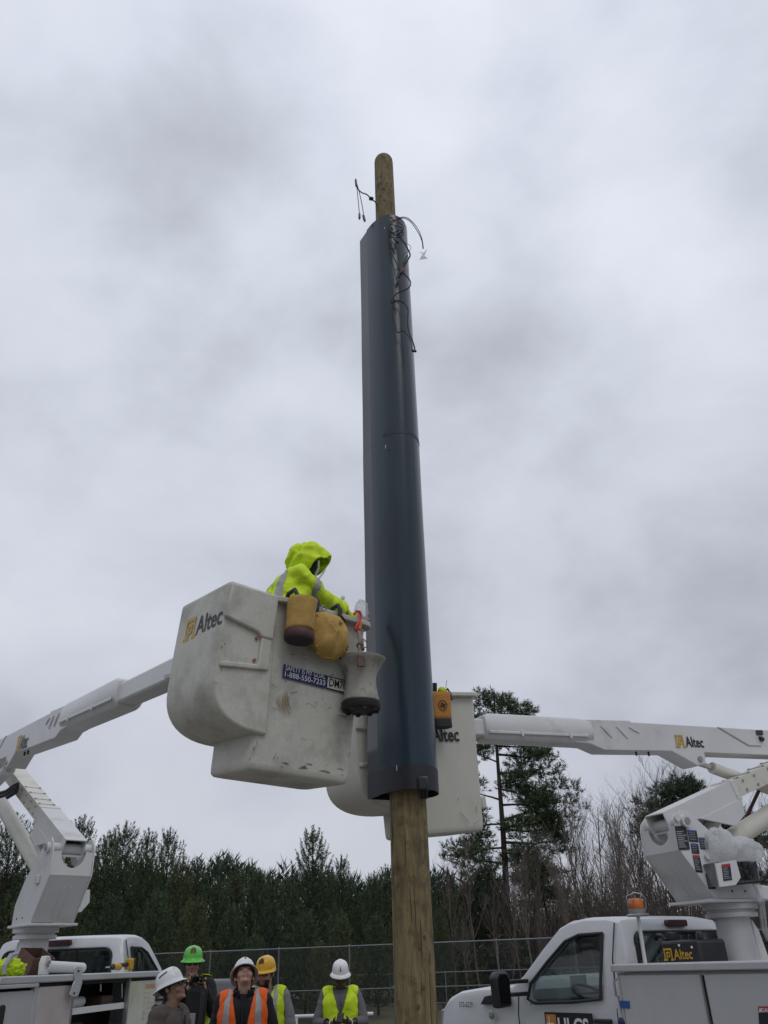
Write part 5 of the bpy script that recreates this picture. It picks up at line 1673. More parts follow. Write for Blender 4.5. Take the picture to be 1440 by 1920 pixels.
pp = ff(617, 1187, .10)
ap = thing('canvas_pouch', 'yellowish canvas pouch with gathered ruffled edge hung beside the round tool bag', 'pouch', pp)
FM = frame_at(pp, YF, XF)
b = MB(FM); vs, fs = [], []
n, m_ = 132, 16
for i in range(m_ + 1):
    s = i / m_
    for k in range(n):
        a = 6.28318 * k / n
        ex = .165 * (1 - .10 * max(0, math.sin(a))) ; ez = .168
        top = max(0, math.sin(a)) ** 3
        ca, sa = math.cos(a), math.sin(a); pw_ = .45 if sa > 0 else .85
        x = ex * s * math.copysign(abs(ca) ** pw_, ca) * (1 - .10 * max(0, sa)); z = ez * (.86 if sa > 0 else 1) * s * math.copysign(abs(sa) ** pw_, sa) - .01
        bul = (1 - s ** 3.2) * .075
        fold = .014 * math.sin(a * 3 + s * 3) * s + .012 * mnoise.noise(Vector((x * 16, z * 9, 1))) - .05 * math.exp(-((x - .055 - z * .15) / .022) ** 2) * (1 - s) * (z < .08)
        ruff = (.010 * math.sin(a * 34) + .008 * math.sin(a * 51 + 1)) * max(0, (s - .80) / .20) if math.sin(a) < .75 else 0
        vs.append((x * (1 + .02 * ruff), -(bul + fold + ruff), z))
for i in range(m_):
    for k in range(n): fs.append((i * n + k, i * n + (k + 1) % n, (i + 1) * n + (k + 1) % n, (i + 1) * n + k))
b.add(vs, fs); b.build('front_flap', M_tan, ap, smooth=True, world=True, recalc=False, solid=.004, angle=70)
b = MB(FM)
loop = []
for k in range(130):
    a = math.radians(130 + 280 * k / 129)
    wob = .006 * math.sin(k * 1.9)
    loop.append((.152 * math.cos(a) * (1 - .03 * math.sin(k * .9)), .005 + .012 * math.sin(k * 2.3), .167 * math.sin(a) - .01 + wob))
b.tube(loop, [.014 + .006 * math.sin(k * 2.1) for k in range(130)], 7)
b.build('gathered_edge', M_tan, ap, smooth=True, world=True)
b = MB(FM); b.ell((0, .045, -.01), (.14, .055, .15), 20, 12); b.build('back_bag', M_tan, ap, smooth=True, world=True)
hook(ap, 630, 1147)
b = MB(FM); b.tube([(.06, -.01, .15), (.09, -.02, .135), (.11, -.02, .12), (.125, -.02, .10)], [.006, .010, .008, .005], 6); b.build('black_cord', M_black, ap, smooth=True, world=True)
MB(FM).tube([(-.06 + .02 * math.cos(a), .0, .17 + .02 * math.sin(a)) for a in [6.283 * k / 14 for k in range(15)]], .005, 5).build('ring', M_steel, ap, smooth=True, world=True)

# rope hung bucket
cl = thing('carabiner', 'red carabiner clipped over the rim of the left bucket', 'carabiner', ff(672, 1170, .07))
b = MB(); P = [(664, 1152), (668, 1146), (674, 1147), (677, 1153), (675, 1162), (671, 1170), (667, 1176), (666, 1180), (670, 1184), (674, 1180)]
b.tube([ff(u, v, .09 - (.03 if i < 2 else 0)) for i, (u, v) in enumerate(P)], .011, 8); b.build('hook_body', M_redp, cl, smooth=True, world=True)
MB().tube([ff(673, 1180, .095), ff(676, 1170, .095), ff(675, 1168, .095)], .013, 8).build('gate_sleeve', mat('faded_orange', (.6, .14, .03), .4), cl, smooth=True, world=True)
bk = ff(677, 1330, .10)
rb = thing('canvas_bucket', 'grimy flared canvas bucket with black base hanging by a rope', 'bucket', bk)
FM = frame_at(bk, Vector((0, 0, 1)), Vector((1, .25, 0)))
MB(FM).lathe([(.0, -.012), (.128, -.01), (.138, .0), (.140, .045), (.130, .05)], 26).build('rubber_base', M_black, rb, smooth=True, world=True, angle=50)
b = MB(FM)
for k in range(8):
    a = 6.283 * k / 8; MB(FM).cbox((.11 * math.cos(a), .11 * math.sin(a), -.016), (.03, .03, .014)).build('base_stud', M_black, rb, world=True)
b = MB(FM); vs, fs = [], []
pr = [(.128, .048), (.130, .06), (.120, .10), (.112, .16), (.110, .21), (.119, .255), (.142, .30), (.168, .335), (.184, .352), (.187, .362), (.178, .366), (.158, .345), (.128, .30)]
for i, (r0, z) in enumerate(pr):
    for k in range(32):
        a = 6.28318 * k / 32
        r = r0 * (1 + .03 * mnoise.noise(Vector((math.cos(a) * 2.5, math.sin(a) * 2.5, z * 9))))
        vs.append((r * math.cos(a), r * math.sin(a), z + .006 * math.sin(2 * a + 1)))
for i in range(len(pr) - 1):
    for k in range(32): fs.append((i * 32 + k, i * 32 + (k + 1) % 32, (i + 1) * 32 + (k + 1) % 32, (i + 1) * 32 + k))
b.add(vs, fs); b.build('canvas_wall', M_grime, rb, smooth=True, world=True, recalc=False, solid=.003, angle=60)
b = MB(FM); b.prism([(-.03, -.075), (.03, -.075), (.025, .045), (-.025, .045)], ((1, 0, 0), (0, .22, 1), (0, -1, .22)), (-.03, -.158, .322), .0, .010); b.build('leather_patch', M_leather, rb, bevel=.006, world=True)
b = MB(FM); b.tube([(-.155, -.07, .34), (-.185, -.06, .36), (-.18, -.03, .385), (-.15, -.02, .365)], .010, 6); b.build('loop', M_black, rb, smooth=True, world=True)
b = MB()
top_ = ff(672, 1184, .09); base_ = FM @ Vector((-.02, -.145, .33))
b.tube([top_, top_.lerp(base_, .3) + XF * .004, top_.lerp(base_, .6) - XF * .01, base_], [.015, .013, .012, .012], 8)
b.tube([top_ + XF * .012, top_.lerp(base_, .4) + XF * .03, top_.lerp(base_, .62) + XF * .008, base_ + XF * .02], .010, 8)
b.build('rope', M_rope, rb, smooth=True, world=True)
b = MB(); b.ell(top_.lerp(base_, .55), (.028, .02, .025)); b.ell(top_.lerp(base_, .68) + XF * .006, (.025, .02, .02))
b.tube([top_.lerp(base_, .2) + XF * .02, top_.lerp(base_, .35) + XF * .07, top_.lerp(base_, .55) + XF * .06, top_.lerp(base_, .6) + XF * .02], .004, 6)
b.build('knot', M_leather, rb, smooth=True, world=True)
b = MB(FM); b.lathe([(0, .30), (.10, .31), (.09, .36), (.05, .385), (.0, .39)], 12, sq=(1, .8)); b.build('gloves_inside', M_black, rb, smooth=True, world=True)

# orange bag on the right bucket
ob = fbr(829, 1366, .11)
og = thing('tool_bag', 'orange-tan canvas tool bag with black base hung on the right bucket', 'bag', ob)
FM = frame_at(ob, Y1, X1)
k_ = .30
def obx(z): return .088 + .028 * z / .30
vs, fs = [], []
for i in range(8):
    z = .075 + .255 * i / 7
    P = rrect(-obx(z) - .02, obx(z) + .0, -.065, .065, .045, 5)
    for x, y in P: vs.append((x, y + .004 * mnoise.noise(Vector((x * 20, y * 20, z * 12))), z))
nn_ = len(P)
for i in range(7):
    for k in range(nn_): fs.append((i * nn_ + k, i * nn_ + (k + 1) % nn_, (i + 1) * nn_ + (k + 1) % nn_, (i + 1) * nn_ + k))
b = MB(FM); b.add(vs, fs); b.build('canvas_wall', M_orangec, og, smooth=True, world=True, recalc=False, solid=.004, angle=60)
b = MB(FM); b.prism(rrect(-.112, .092, -.068, .068, .045, 5), ((1, 0, 0), (0, 1, 0), (0, 0, 1)), (0, 0, 0), 0, .085); b.build('rubber_base', M_black, og, bevel=.01, world=True)
b = MB(FM)
for (cx_, r) in ((0, .046),):
    b.tube([(-.005 + r * math.cos(a), -.0695, .20 + r * math.sin(a)) for a in [6.283 * k / 24 for k in range(25)]], .0028, 5)
b.tube([(-.03, -.0695, .212), (-.01, -.0695, .225), (.01, -.0695, .20), (.02, -.0695, .18)], .004, 5).tube([(-.035, -.0695, .19), (.0, -.0695, .205), (.03, -.0695, .215)], .004, 5).tube([(-.02, -.0695, .175), (-.01, -.0695, .21), (.012, -.0695, .17)], .003, 5)
b.build('round_print', M_dash, og, smooth=True, world=True)
b = MB(FM); b.box((-.11, -.062, .317), (.105, .062, .33)) if False else None
MB(FM).tube([(-.04, 0, .25), (-.025, 0, .42)], [.02, .024], 10).build('tool_handle', M_black, og, smooth=True, world=True)
MB(FM).tube([(.07, 0, .3), (.11, -.01, .45)], .004, 5).build('steel_rule', M_chrome, og, smooth=True, world=True)
MB(FM).ell((.05, 0, .35), (.045, .035, .04)).build('lime_glove', M_hivis, og, smooth=True, world=True)
MB(FM).tube([(.08, .02, .33), (.115, .0, .37), (.125, -.02, .32), (.12, -.04, .26)], .012, 8).build('strap', M_dash, og, smooth=True, world=True)
MB(FM).ell((-.09, 0, .335), (.03, .03, .05)).build('pliers', M_black, og, smooth=True, world=True)

# ------------------------------------------------------------------ things lying on the left truck
frl = pix_plane(ML @ Vector((0, -1.2, 0)), rigL)
RZ = 1.56 + .087


def on_rail(u, v, y=-1.1):
    p = pix_plane(ML @ Vector((0, y, 0)), rigL)(u, v)
    return Vector((p.x, p.y, RZ))


jp = on_rail(6, 1846, -.95)
jk = thing('hivis_jacket', 'crumpled lime safety jacket lying on the left truck rail', 'jacket', jp)
b = MB(); crumple(b, jp + Vector((-.02, .1, .06)), (.15, .15, .085), 9.0, n=64, m_=36, amp=.34); b.build('jacket_cloth', M_hivis, jk, smooth=True, world=True, recalc=False, angle=180)
b = MB(); b.tube([jp + Vector((.03, -.08, .02)), jp + Vector((.02, -.09, .09)), jp + Vector((.04, -.02, .18)), jp + Vector((.06, .06, .19))], [.02, .024, .024, .02], 6); b.build('reflective_strip', M_reflex, jk, world=True)
cp = on_rail(53, 1846, -.85)
cb = thing('cardboard_box', 'open brown cardboard box tilted on the left truck behind the rail', 'box', cp)
CM = frame_at(cp + Vector((0, 0, .02)), Vector((.35, -.2, .9)), fwdL + Vector((.5, 0, 0)))
b = MB(CM); b.box((-.13, -.13, 0), (.13, .13, .01)).box((-.13, -.13, .01), (.13, -.12, .2)).box((-.13, .12, .01), (.13, .13, .2)).box((-.13, -.12, .01), (-.12, .12, .2)).box((.12, -.12, .01), (.13, .12, .2))
b.build('box_walls', mat('brown_card', (.12, .065, .05), .8, var=.2, scale=10), cb, world=True)
a_, b__ = on_rail(78, 1846), on_rail(150, 1845)
cy = thing('metal_support', 'white metal arm with round tube lying on the left truck rail', 'pipe', a_)
d_ = (b__ - a_).normalized()
MB().tube([a_ + ZU * .075, b__ + ZU * .055], [.056, .05], 18).build('tube', M_boom, cy, smooth=True, world=True, angle=50)
MB().prism([(-.06, 0), (.06, 0), (.07, .13), (.04, .17), (-.04, .17), (-.07, .11)], (d_, ZU, rigL), a_, -.03, .03).build('end_plate', M_boom, cy, bevel=.01, world=True)
MB().tube([a_ + ZU * .10 + rigL * .03, a_ + ZU * .10 + rigL * .05], .03, 10).build('end_bolt', M_steel, cy, world=True)
gp_ = on_rail(143, 1845, -1.27)
bkr = thing('steel_bracket', 'bent galvanised steel bracket with bolt holes hooked over the left truck rail', 'bracket', gp_)
frs = pix_plane(ML @ Vector((0, -1.33, 0)), rigL)
quad(bkr, 'upright_plate', frs, [(141, 1816), (143, 1813), (152, 1813), (155, 1817), (153, 1840), (141, 1840)], M_zinc, .0, .012)
quad(bkr, 'bent_plate', frs, [(141, 1839), (155, 1839), (150, 1858), (146, 1868), (138, 1869), (132, 1865), (137, 1848)], M_zinc, .02, .012)
quad(bkr, 'bolt_hole', frs, [(146, 1819), (149, 1819), (149, 1823), (146, 1823)], M_black, .004, .002)
quad(bkr, 'bolt_hole', frs, [(138, 1861), (141, 1860), (141, 1864), (138, 1864)], M_black, .024, .002)
dp = on_rail(215, 1844)
dl = thing('cordless_drill', 'yellow and black cordless drill lying on the left truck rail', 'drill', dp)
X_ = fwdL
M_dw = mat('drill_yellow', (.52, .30, .02), .45, var=.15, scale=20)
MB().tube([dp + ZU * .06 - X_ * .10, dp + ZU * .06 + X_ * .08], [.035, .042], 14).build('motor_housing', M_dw, dl, smooth=True, world=True, angle=50)
MB().tube([dp + ZU * .055 - X_ * .19, dp + ZU * .055 - X_ * .15, dp + ZU * .057 - X_ * .10], [.012, .026, .03], 12).build('chuck', M_black, dl, smooth=True, world=True, angle=50)
MB().tube([dp + ZU * .055 - X_ * .30, dp + ZU * .055 - X_ * .18], .008, 6).build('drill_bit', M_chrome, dl, smooth=True, world=True)
MB().tube([dp + ZU * .07 + X_ * .02, dp + ZU * .075 + X_ * .12 + rigL * .03, dp + ZU * .08 + X_ * .20 + rigL * .04], [.028, .024, .026], 10).build('grip', M_black, dl, smooth=True, world=True)
MB().cbox((0, 0, 0), (.09, .09, .12), frame_at(dp + ZU * .085 + X_ * .25 + rigL * .05, ZU, X_)).build('battery', M_dw, dl, bevel=.015, world=True)
MB().cbox((0, 0, 0), (.05, .10, .125), frame_at(dp + ZU * .085 + X_ * .31 + rigL * .05, ZU, X_)).build('battery_foot', M_black, dl, bevel=.012, world=True)

# ------------------------------------------------------------------ people
def cap_mesh(b, p0, r0, p1, r1, n=14):
    p0, p1 = Vector(p0), Vector(p1)
    d = p1 - p0
    L = d.length
    if L < 1e-6: d = Vector((0, 0, 1)); L = 1e-6
    d.normalize()
    pts, rs = [], []
    for k in range(5):
        a = math.pi / 2 * (1 - k / 4)
        pts.append(p0 - d * r0 * math.sin(a)); rs.append(max(1e-4, r0 * math.cos(a)))
    for k in range(1, 4):
        pts.append(p0.lerp(p1, k / 4)); rs.append(r0 + (r1 - r0) * k / 4)
    for k in range(5):
        a = math.pi / 2 * k / 4
        pts.append(p1 + d * r1 * math.sin(a)); rs.append(max(1e-4, r1 * math.cos(a)))
    b.tube(pts, rs, n)


class Body:
    """limbs and features as overlapping solids, fused by a voxel remesh into one skin; each keeps a zone name"""

    def __init__(self):
        self.b = MB(); self.prims = []

    def cap(self, zone, p0, r0, p1, r1):
        cap_mesh(self.b, p0, r0, p1, r1); self.prims.append((zone, 0, Vector(p0), r0, Vector(p1), r1)); return self

    def ell(self, zone, M, c, r):
        self.b.ell(c, r, 16, 10, M); self.prims.append((zone, 1, M.copy(), Vector(c), Vector(r), 0)); return self

    def fuse(self, voxel, smooth=5):
        me = self.b.mesh('tmp')
        o = bpy.data.objects.new('tmp', me); COL.objects.link(o)
        md = o.modifiers.new('r', 'REMESH'); md.mode = 'VOXEL'; md.voxel_size = voxel
        ms = o.modifiers.new('s', 'SMOOTH'); ms.factor = .5; ms.iterations = smooth
        out_ = evaluated(o)
        drop(o)
        co = np.empty(len(out_.vertices) * 3); out_.vertices.foreach_get('co', co); co = co.reshape(-1, 3)
        best = np.full(len(co), 1e9); zi = np.zeros(len(co), int); tt = np.zeros(len(co))
        zones = []
        for pr in self.prims:
            if pr[0] not in zones: zones.append(pr[0])
            if pr[1] == 0:
                a = np.array(pr[2]); c = np.array(pr[4]); d = c - a
                t = np.clip((co - a) @ d / max(1e-9, d @ d), 0, 1)
                ds = np.linalg.norm(co - a - t[:, None] * d, axis=1) - (pr[3] + (pr[5] - pr[3]) * t)
            else:
                inv = np.array(pr[2].inverted()); l = co @ inv[:3, :3].T + inv[:3, 3]
                r = np.array(pr[4]); q = (l - np.array(pr[3])) / r
                k = np.linalg.norm(q, axis=1); ds = (k - 1) * r.min(); t = np.zeros(len(co))
            w = ds < best
            best[w] = ds[w]; zi[w] = zones.index(pr[0]); tt[w] = t[w]
        return out_, co, zi, tt, zones


def sub_mesh(name, me, co, keep, off, amp, seed, m_, parent, freq=9.0, thick=0.0, ridge=0.0):
    """a garment: the faces of the body that pass keep, lifted off the skin with some folds"""
    n = len(me.vertices)
    nor = np.empty(n * 3); me.vertices.foreach_get('normal', nor); nor = nor.reshape(-1, 3)
    fs = []
    used = {}
    vs = []
    for p in me.polygons:
        idx = list(p.vertices)
        if all(keep[i] for i in idx):
            f = []
            for i in idx:
                if i not in used:
                    used[i] = len(vs)
                    q = Vector(co[i])
                    k = off + amp * (mnoise.noise(q * freq + Vector((seed, 0, 0))) + .6 * mnoise.noise(Vector((q.x * freq * .7, q.y * freq * .7, q.z * freq * 2.4)) + Vector((0, seed, 0))))
                    if ridge:
                        w = mnoise.noise_vector(q * 3.0) * .12
                        k += ridge * (.30 - abs(mnoise.noise((q + w) * 7.5 + Vector((seed, 3, 1))))) * 2 + ridge * .8 * (.25 - abs(mnoise.noise((q + w) * 16 + Vector((1, seed, 7)))))
                    vs.append(Vector(co[i]) + Vector(nor[i]) * k)
                f.append(used[i])
            fs.append(f)
    # run the cut edges smooth
    ec = {}
    for f in fs:
        for q in range(len(f)):
            e = (min(f[q], f[q - 1]), max(f[q], f[q - 1])); ec[e] = ec.get(e, 0) + 1
    nbr = {}
    for (a, c), q in ec.items():
        if q == 1: nbr.setdefault(a, []).append(c); nbr.setdefault(c, []).append(a)
    for it in range(14):
        new = {i: vs[i] * .4 + (sum((vs[j] for j in js), Vector()) / len(js)) * .6 for i, js in nbr.items()}
        for i, v in new.items(): vs[i] = v
    nm = bpy.data.meshes.new(name); nm.from_pydata([tuple(v) for v in vs], [], fs); nm.update()
    o = link(name, nm, m_, parent, smooth=True, angle=180)
    if thick:
        md = o.modifiers.new('s', 'SOLIDIFY'); md.thickness = thick; md.offset = 1
    return o


def hand(B, zone, wrist, d, palm, curl, s=1.0, thumb=1):
    """palm, four unequal bent fingers and a side thumb; d points along the fingers, palm is the palm normal"""
    d = Vector(d).normalized(); palm = Vector(palm); palm = (palm - d * palm.dot(d)).normalized(); x = d.cross(palm) * thumb
    w = Vector(wrist)
    c = w + d * .045 * s
    for k in (-.026, 0, .026): B.cap(zone, w + x * k * .7 * s + d * .01 * s, .017 * s, c + x * k * s + d * .03 * s, .015 * s)
    for k, ln in zip((-.033, -.011, .011, .033), (.066, .078, .074, .058)):
        p0 = c + x * k * s + d * .035 * s
        d1 = (d * math.cos(curl) + palm * math.sin(curl)); p1 = p0 + d1 * ln * .5 * s
        d2 = (d * math.cos(curl * 2.1) + palm * math.sin(curl * 2.1)); p2 = p1 + d2 * ln * .5 * s
        B.cap(zone, p0, .0105 * s, p1, .0095 * s).cap(zone, p1, .0095 * s, p2, .008 * s)
    t0 = w + d * .02 * s - x * .03 * s
    t1 = t0 + (d * .6 - x * .7 + palm * .3).normalized() * .04 * s
    t2 = t1 + (d * .8 - x * .05 + palm * .6).normalized() * .032 * s
    B.cap(zone, t0, .014 * s, t1, .012 * s).cap(zone, t1, .012 * s, t2, .0095 * s)


def head_prims(B, M, jaw=1.0, nose=1.0):
    e = lambda z, c, r: B.ell(z, M, c, r)
    e('head', (0, .018, .045), (.077, .097, .092)); e('head', (0, -.030, -.012), (.063, .066, .088)); e('head', (0, -.042, -.078), (.046 * jaw, .048, .036))
    e('head', (0, .01, -.05), (.060, .07, .06))
    for s in (-1, 1):
        e('head', (s * .040, -.064, -.028), (.027, .026, .030)); e('head', (s * .079, .012, -.004), (.010, .021, .032))
    c = lambda z, p, r, q, r2: B.cap(z, M @ Vector(p), r, M @ Vector(q), r2)
    c('head', (-.036, -.082, .030), .012, (.036, -.082, .030), .012)
    c('nose', (0, -.092, .016), .010 * nose, (0, -.112, -.024), .0155 * nose); c('nose', (-.012, -.100, -.030), .011, (.012, -.100, -.030), .011)
    c('lips', (-.020, -.090, -.058), .008, (.020, -.090, -.058), .008); c('lips', (-.016, -.089, -.069), .009, (.016, -.089, -.069), .009)
    c('head', (-.012, -.084, -.098), .015, (.012, -.084, -.098), .015)


def hat(parent, M, m_, brim, emblem):
    """hard hat: shell with centre ridge, brim all round or a peak at the front"""
    def pt(a, s):
        """a: angle (0 = front), s: 0 rim .. 1 crown"""
        rx, ry = .098, .122
        k = math.cos(s * math.pi / 2) ** .62
        z = .118 * math.sin(s * math.pi / 2) ** .92
        x = rx * k * math.sin(a); y = -ry * k * math.cos(a)
        z += .007 * math.exp(-(x / .026) ** 2) * (s > .02) * min(1, s * 3)
        return Vector((x, y + .012, z + .040))
    b = MB(); vs, fs = [], []
    n = 40
    rows = []
    for i in range(11): rows.append([pt(6.28318 * k / n, i / 10 * .999) for k in range(n)])
    if brim == 'full':
        o_ = []
        for k in range(n):
            a = 6.28318 * k / n
            p = pt(a, 0); d = Vector((math.sin(a), -math.cos(a), 0))
            o_.append(p + d * (.024 + .016 * max(0, math.cos(a)) + .010 * max(0, -math.cos(a))) + Vector((0, 0, -.016 - .006 * abs(math.cos(a)))))
        rows = [[p + Vector((0, 0, -.006)) for p in o_], o_] + rows
    else:
        o_ = []
        for k in range(n):
            a = 6.28318 * k / n
            p = pt(a, 0); d = Vector((math.sin(a), -math.cos(a), 0))
            f = max(0, math.cos(a)) ** .7
            o_.append(p + d * (.008 + .052 * f) + Vector((0, 0, -.010 - .012 * f)))
        rows = [o_] + rows
    for r in rows: vs += r
    for i in range(len(rows) - 1):
        for k in range(n): fs.append((i * n + k, i * n + (k + 1) % n, (i + 1) * n + (k + 1) % n, (i + 1) * n + k))
    b2 = MB(M); b2.add(vs, fs)
    h = b2.build('hard_hat', m_, parent, smooth=True, recalc=True, angle=60)
    md = h.modifiers.new('s', 'SOLIDIFY'); md.thickness = .004; md.offset = -1
    # headband and straps inside
    b = MB(M); b.tube([(.086 * math.sin(a), .012 - .108 * math.cos(a), .045) for a in [6.283 * k / 24 for k in range(25)]], .008, 6); b.build('headband', M_black, h, smooth=True)

    def stroke(pts, r, mt, nm='hat_mark'):
        q = []
        for a, s in pts:
            p = pt(a, s); q.append(p + Vector((p.x, p.y, p.z - .05)).normalized() * .003)
        MB(M).tube(q, r, 5).build(nm, mt, h, smooth=True)
    if emblem == 'script':
        mk_ = mat('dark_red_print', (.16, .03, .02), .5) if 'dark_red_print' not in MATS else MATS['dark_red_print']
        for a0, hs in ((-.32, .5), (-.22, .62), (-.12, .56), (-.02, .60), (.08, .66), (.18, .52), (.26, .58)):
            stroke([(a0, .30), (a0 + .015, (.30 + hs) / 2), (a0, hs)], .0032, mk_)
        for a0 in (-.32, -.12, .08):
            stroke([(a0, .32), (a0 + .05, .27), (a0 + .10, .34), (a0 + .07, .46), (a0, .44)], .0028, mk_)
        stroke([(-.36, .50), (.0, .53), (.30, .50)], .0022, mk_)
    elif emblem == 'tri':
        stroke([(-.07, .22), (0, .42), (.07, .22)], .0045, M_redp); stroke([(-.07, .20), (.07, .20)], .004, M_navy); stroke([(0, .45), (0, .95)], .0035, M_print)
    elif emblem == 'side':
        mk_ = M_logo_k
        stroke([(-1.95, .36), (-1.7, .40), (-1.45, .44), (-1.2, .50)], .0035, mk_)
        for k in range(7):
            a0 = -1.92 + .11 * k
            stroke([(a0, .37 + .02 * k), (a0 + .02, .43 + .02 * k)], .0028, mk_)
        stroke([(-.5, .55), (-.3, .60)], .003, M_print)
    elif emblem == 'red':
        stroke([(-.04, .30), (.0, .45), (.03, .40), (.06, .30)], .005, M_redp)
        b = MB(M); p = pt(0, .98); b.tube([p + Vector((0, -.012, -.004)), p + Vector((0, .0, .018)), p + Vector((0, .02, .012))], [.008, .011, .008], 8); b.build('hat_clip', m_, h, smooth=True)
    return h


def person(label, base, facing, H, pose, skin, wear, hatspec, group=None, voxel=.0085, headtilt=(0, 0, 0), lean=0.0, z0=0.0, gloves=False):
    """base: ground point; facing: horizontal direction; pose: world or local elbow and hand targets"""
    fz = Vector((facing[0], facing[1], 0)).normalized()
    rz = math.atan2(fz.x, -fz.y)              # local -Y looks along facing
    P = thing('person', label, 'person', (base[0], base[1], z0), rz, group)
    k = H / 1.75
    S3 = Matrix.Scale(k, 4)
    MW = wmat(P)
    inv = MW.inverted()
    B = Body()
    V_ = lambda x, y, z: Vector((x * k, y * k, z * k))
    hipc = V_(0, .0, .95)
    RL = Matrix.Translation(hipc) @ Matrix.Rotation(lean, 4, 'X') @ Matrix.Translation(-hipc)
    U = lambda x, y, z: RL @ V_(x, y, z)
    for s in (-1, 1):
        B.cap('torso', U(s * .075, .005, .98), .112 * k, U(s * .075, .0, 1.12), .105 * k).cap('torso', U(s * .075, 0, 1.12), .108 * k, U(s * .088, .0, 1.32), .118 * k)
        B.cap('torso', U(s * .06, .015, 1.36), .085 * k, U(s * .15, .015, 1.405), .066 * k)
        sh = U(s * .188, .015, 1.395)
        key = 'L' if s == 1 else 'R'
        el_, wr_ = pose[key][0], pose[key][1]
        el_ = inv @ el_ if pose.get('world') else RL @ (Vector(el_) * k)
        wr_ = inv @ wr_ if pose.get('world') else RL @ (Vector(wr_) * k)
        B.cap('arm', sh, .060 * k, el_, .045 * k).cap('forearm', el_, .044 * k, wr_, .029 * k)
        hd = pose[key][2] if len(pose[key]) > 2 else None
        d = (wr_ - el_).normalized() if hd is None else Vector(hd[0])
        pn = Vector((-s, 0, 0)) if hd is None else Vector(hd[1])
        hand(B, 'hand', wr_ + d * .01, d, pn, .45 if hd is None else hd[2], k * 1.06, thumb=s)
        B.cap('leg', V_(s * .09, 0, .93), .098 * k, V_(s * .10, -.015, .50), .060 * k).cap('leg', V_(s * .10, -.015, .50), .058 * k, V_(s * .105, .02, .10), .042 * k)
        B.cap('foot', V_(s * .105, .04, .05), .048 * k, V_(s * .12, -.13, .045), .042 * k)
    B.cap('torso', U(0, .02, 1.36), .10 * k, U(0, .015, 1.42), .075 * k)
    nb, ht = U(0, .02, 1.42), U(0, -.012, 1.518)
    B.cap('neck', nb, .062 * k, ht, .056 * k)
    HM = Matrix.Translation(ht) @ Euler(headtilt, 'XYZ').to_matrix().to_4x4() @ Matrix.Translation(V_(0, -.012, .092)) @ S3 @ Matrix.Scale(1.06, 4)
    head_prims(B, HM)
    me, co, zi, tt, zones = B.fuse(voxel * k, wear.get('soft', 5))
    Z = lambda *n: np.isin(zi, [zones.index(q) for q in n if q in zones])
    hinv = np.array(HM.inverted()); hl = co @ hinv[:3, :3].T + hinv[:3, 3]
    linv = np.array(RL.inverted()); tl = (co @ linv[:3, :3].T + linv[:3, 3]) / k
    # skin with lips and beard as its own colour zones
    me.materials.clear()
    mats_ = [skin, M_lip if skin is not M_skin_d else skin, wear.get('beard', skin), wear.get('gloves', skin)]
    isH = Z('head', 'nose', 'lips', 'neck')
    mi = np.zeros(len(co), int)
    mi[Z('lips')] = 1
    if 'beard' in wear:
        bd_ = isH & (hl[:, 2] < -.046) & (hl[:, 2] > -.125) & (hl[:, 1] < -.015) & ~Z('lips') & ~((np.abs(hl[:, 0]) < .022) & (hl[:, 2] > -.046))
        mi[bd_] = 2
    if gloves: mi[Z('hand')] = 3
    fm = [int(np.median([mi[i] for i in p.vertices])) for p in me.polygons]
    me.polygons.foreach_set('material_index', fm)
    body = link('body', me, mats_, P, smooth=True, angle=180)
    arms = Z('arm') | (Z('forearm') & (tt < wear.get('cuff', .93)))
    tors = Z('torso') & ~isH
    hem = wear.get('hem', .86)
    top = (tors | arms | (Z('leg') & (tl[:, 2] > hem))) | (Z('neck') & (tl[:, 2] < wear.get('collar', 1.45)))
    sub_mesh(wear.get('top_name', 'shirt'), me, co, top, wear.get('bulk', .012), wear.get('fold', .006), 3.1, wear['top'], P, ridge=wear.get('ridge', .004))
    sub_mesh('trousers', me, co, Z('leg', 'torso') & (tl[:, 2] < hem + .12) & ~Z('foot'), .007, .004, 1.2, wear.get('trousers', M_trous), P)
    sub_mesh('boots', me, co, Z('foot') | (Z('leg') & (tl[:, 2] < .17)), .010, .001, 5, M_boot, P)
    off = wear.get('bulk', .012)
    if 'vest' in wear:
        x, y, z = tl[:, 0], tl[:, 1], tl[:, 2]
        hw_ = .168 + .02 * (z < 1.3)
        openw = np.clip((z - wear.get('vneck', 1.08)) * wear.get('vslope', .26), .004, .3)
        front = y < .005
        arm0 = Z('arm') & (tt < .12)
        v = (tors | arm0 | (Z('leg') & (z > hem))) & (np.abs(x) < hw_ + .04) & (z > hem - .02) & ~(front & (np.abs(x) < openw)) & (z < 1.47)
        sub_mesh('vest', me, co, v, off + .014, .004, 7, wear['vest'], P, thick=.004, ridge=.007)
        for nm, cond in (('reflective_stripe', front & (np.abs(x - wear.get('stripe_x', .115)) < .022)), ('reflective_stripe', front & (np.abs(x + wear.get('stripe_x', .115)) < .022)), ('reflective_stripe', (np.abs(z - wear.get('band', 1.08)) < .026))):
            kk = v & cond
            if nm and kk.any(): sub_mesh(nm, me, co, kk, off + .023, .004, 7, M_reflex, P, ridge=.007)
    if 'hair' in wear:
        x, y, z = hl[:, 0], hl[:, 1], hl[:, 2]
        hk = isH & (((z > .055) & (y > -.035)) | ((y > .025) & (z > -.075)) | ((y > -.045) & (z > .012) & (np.abs(x) > .055)) | ((y > -.02) & (z > -.03) & (y < .0) & (np.abs(x) > .06)))
        sub_mesh('hair', me, co, hk, .010, .004, 2, wear['hair'], P, freq=30)
    sc = HM
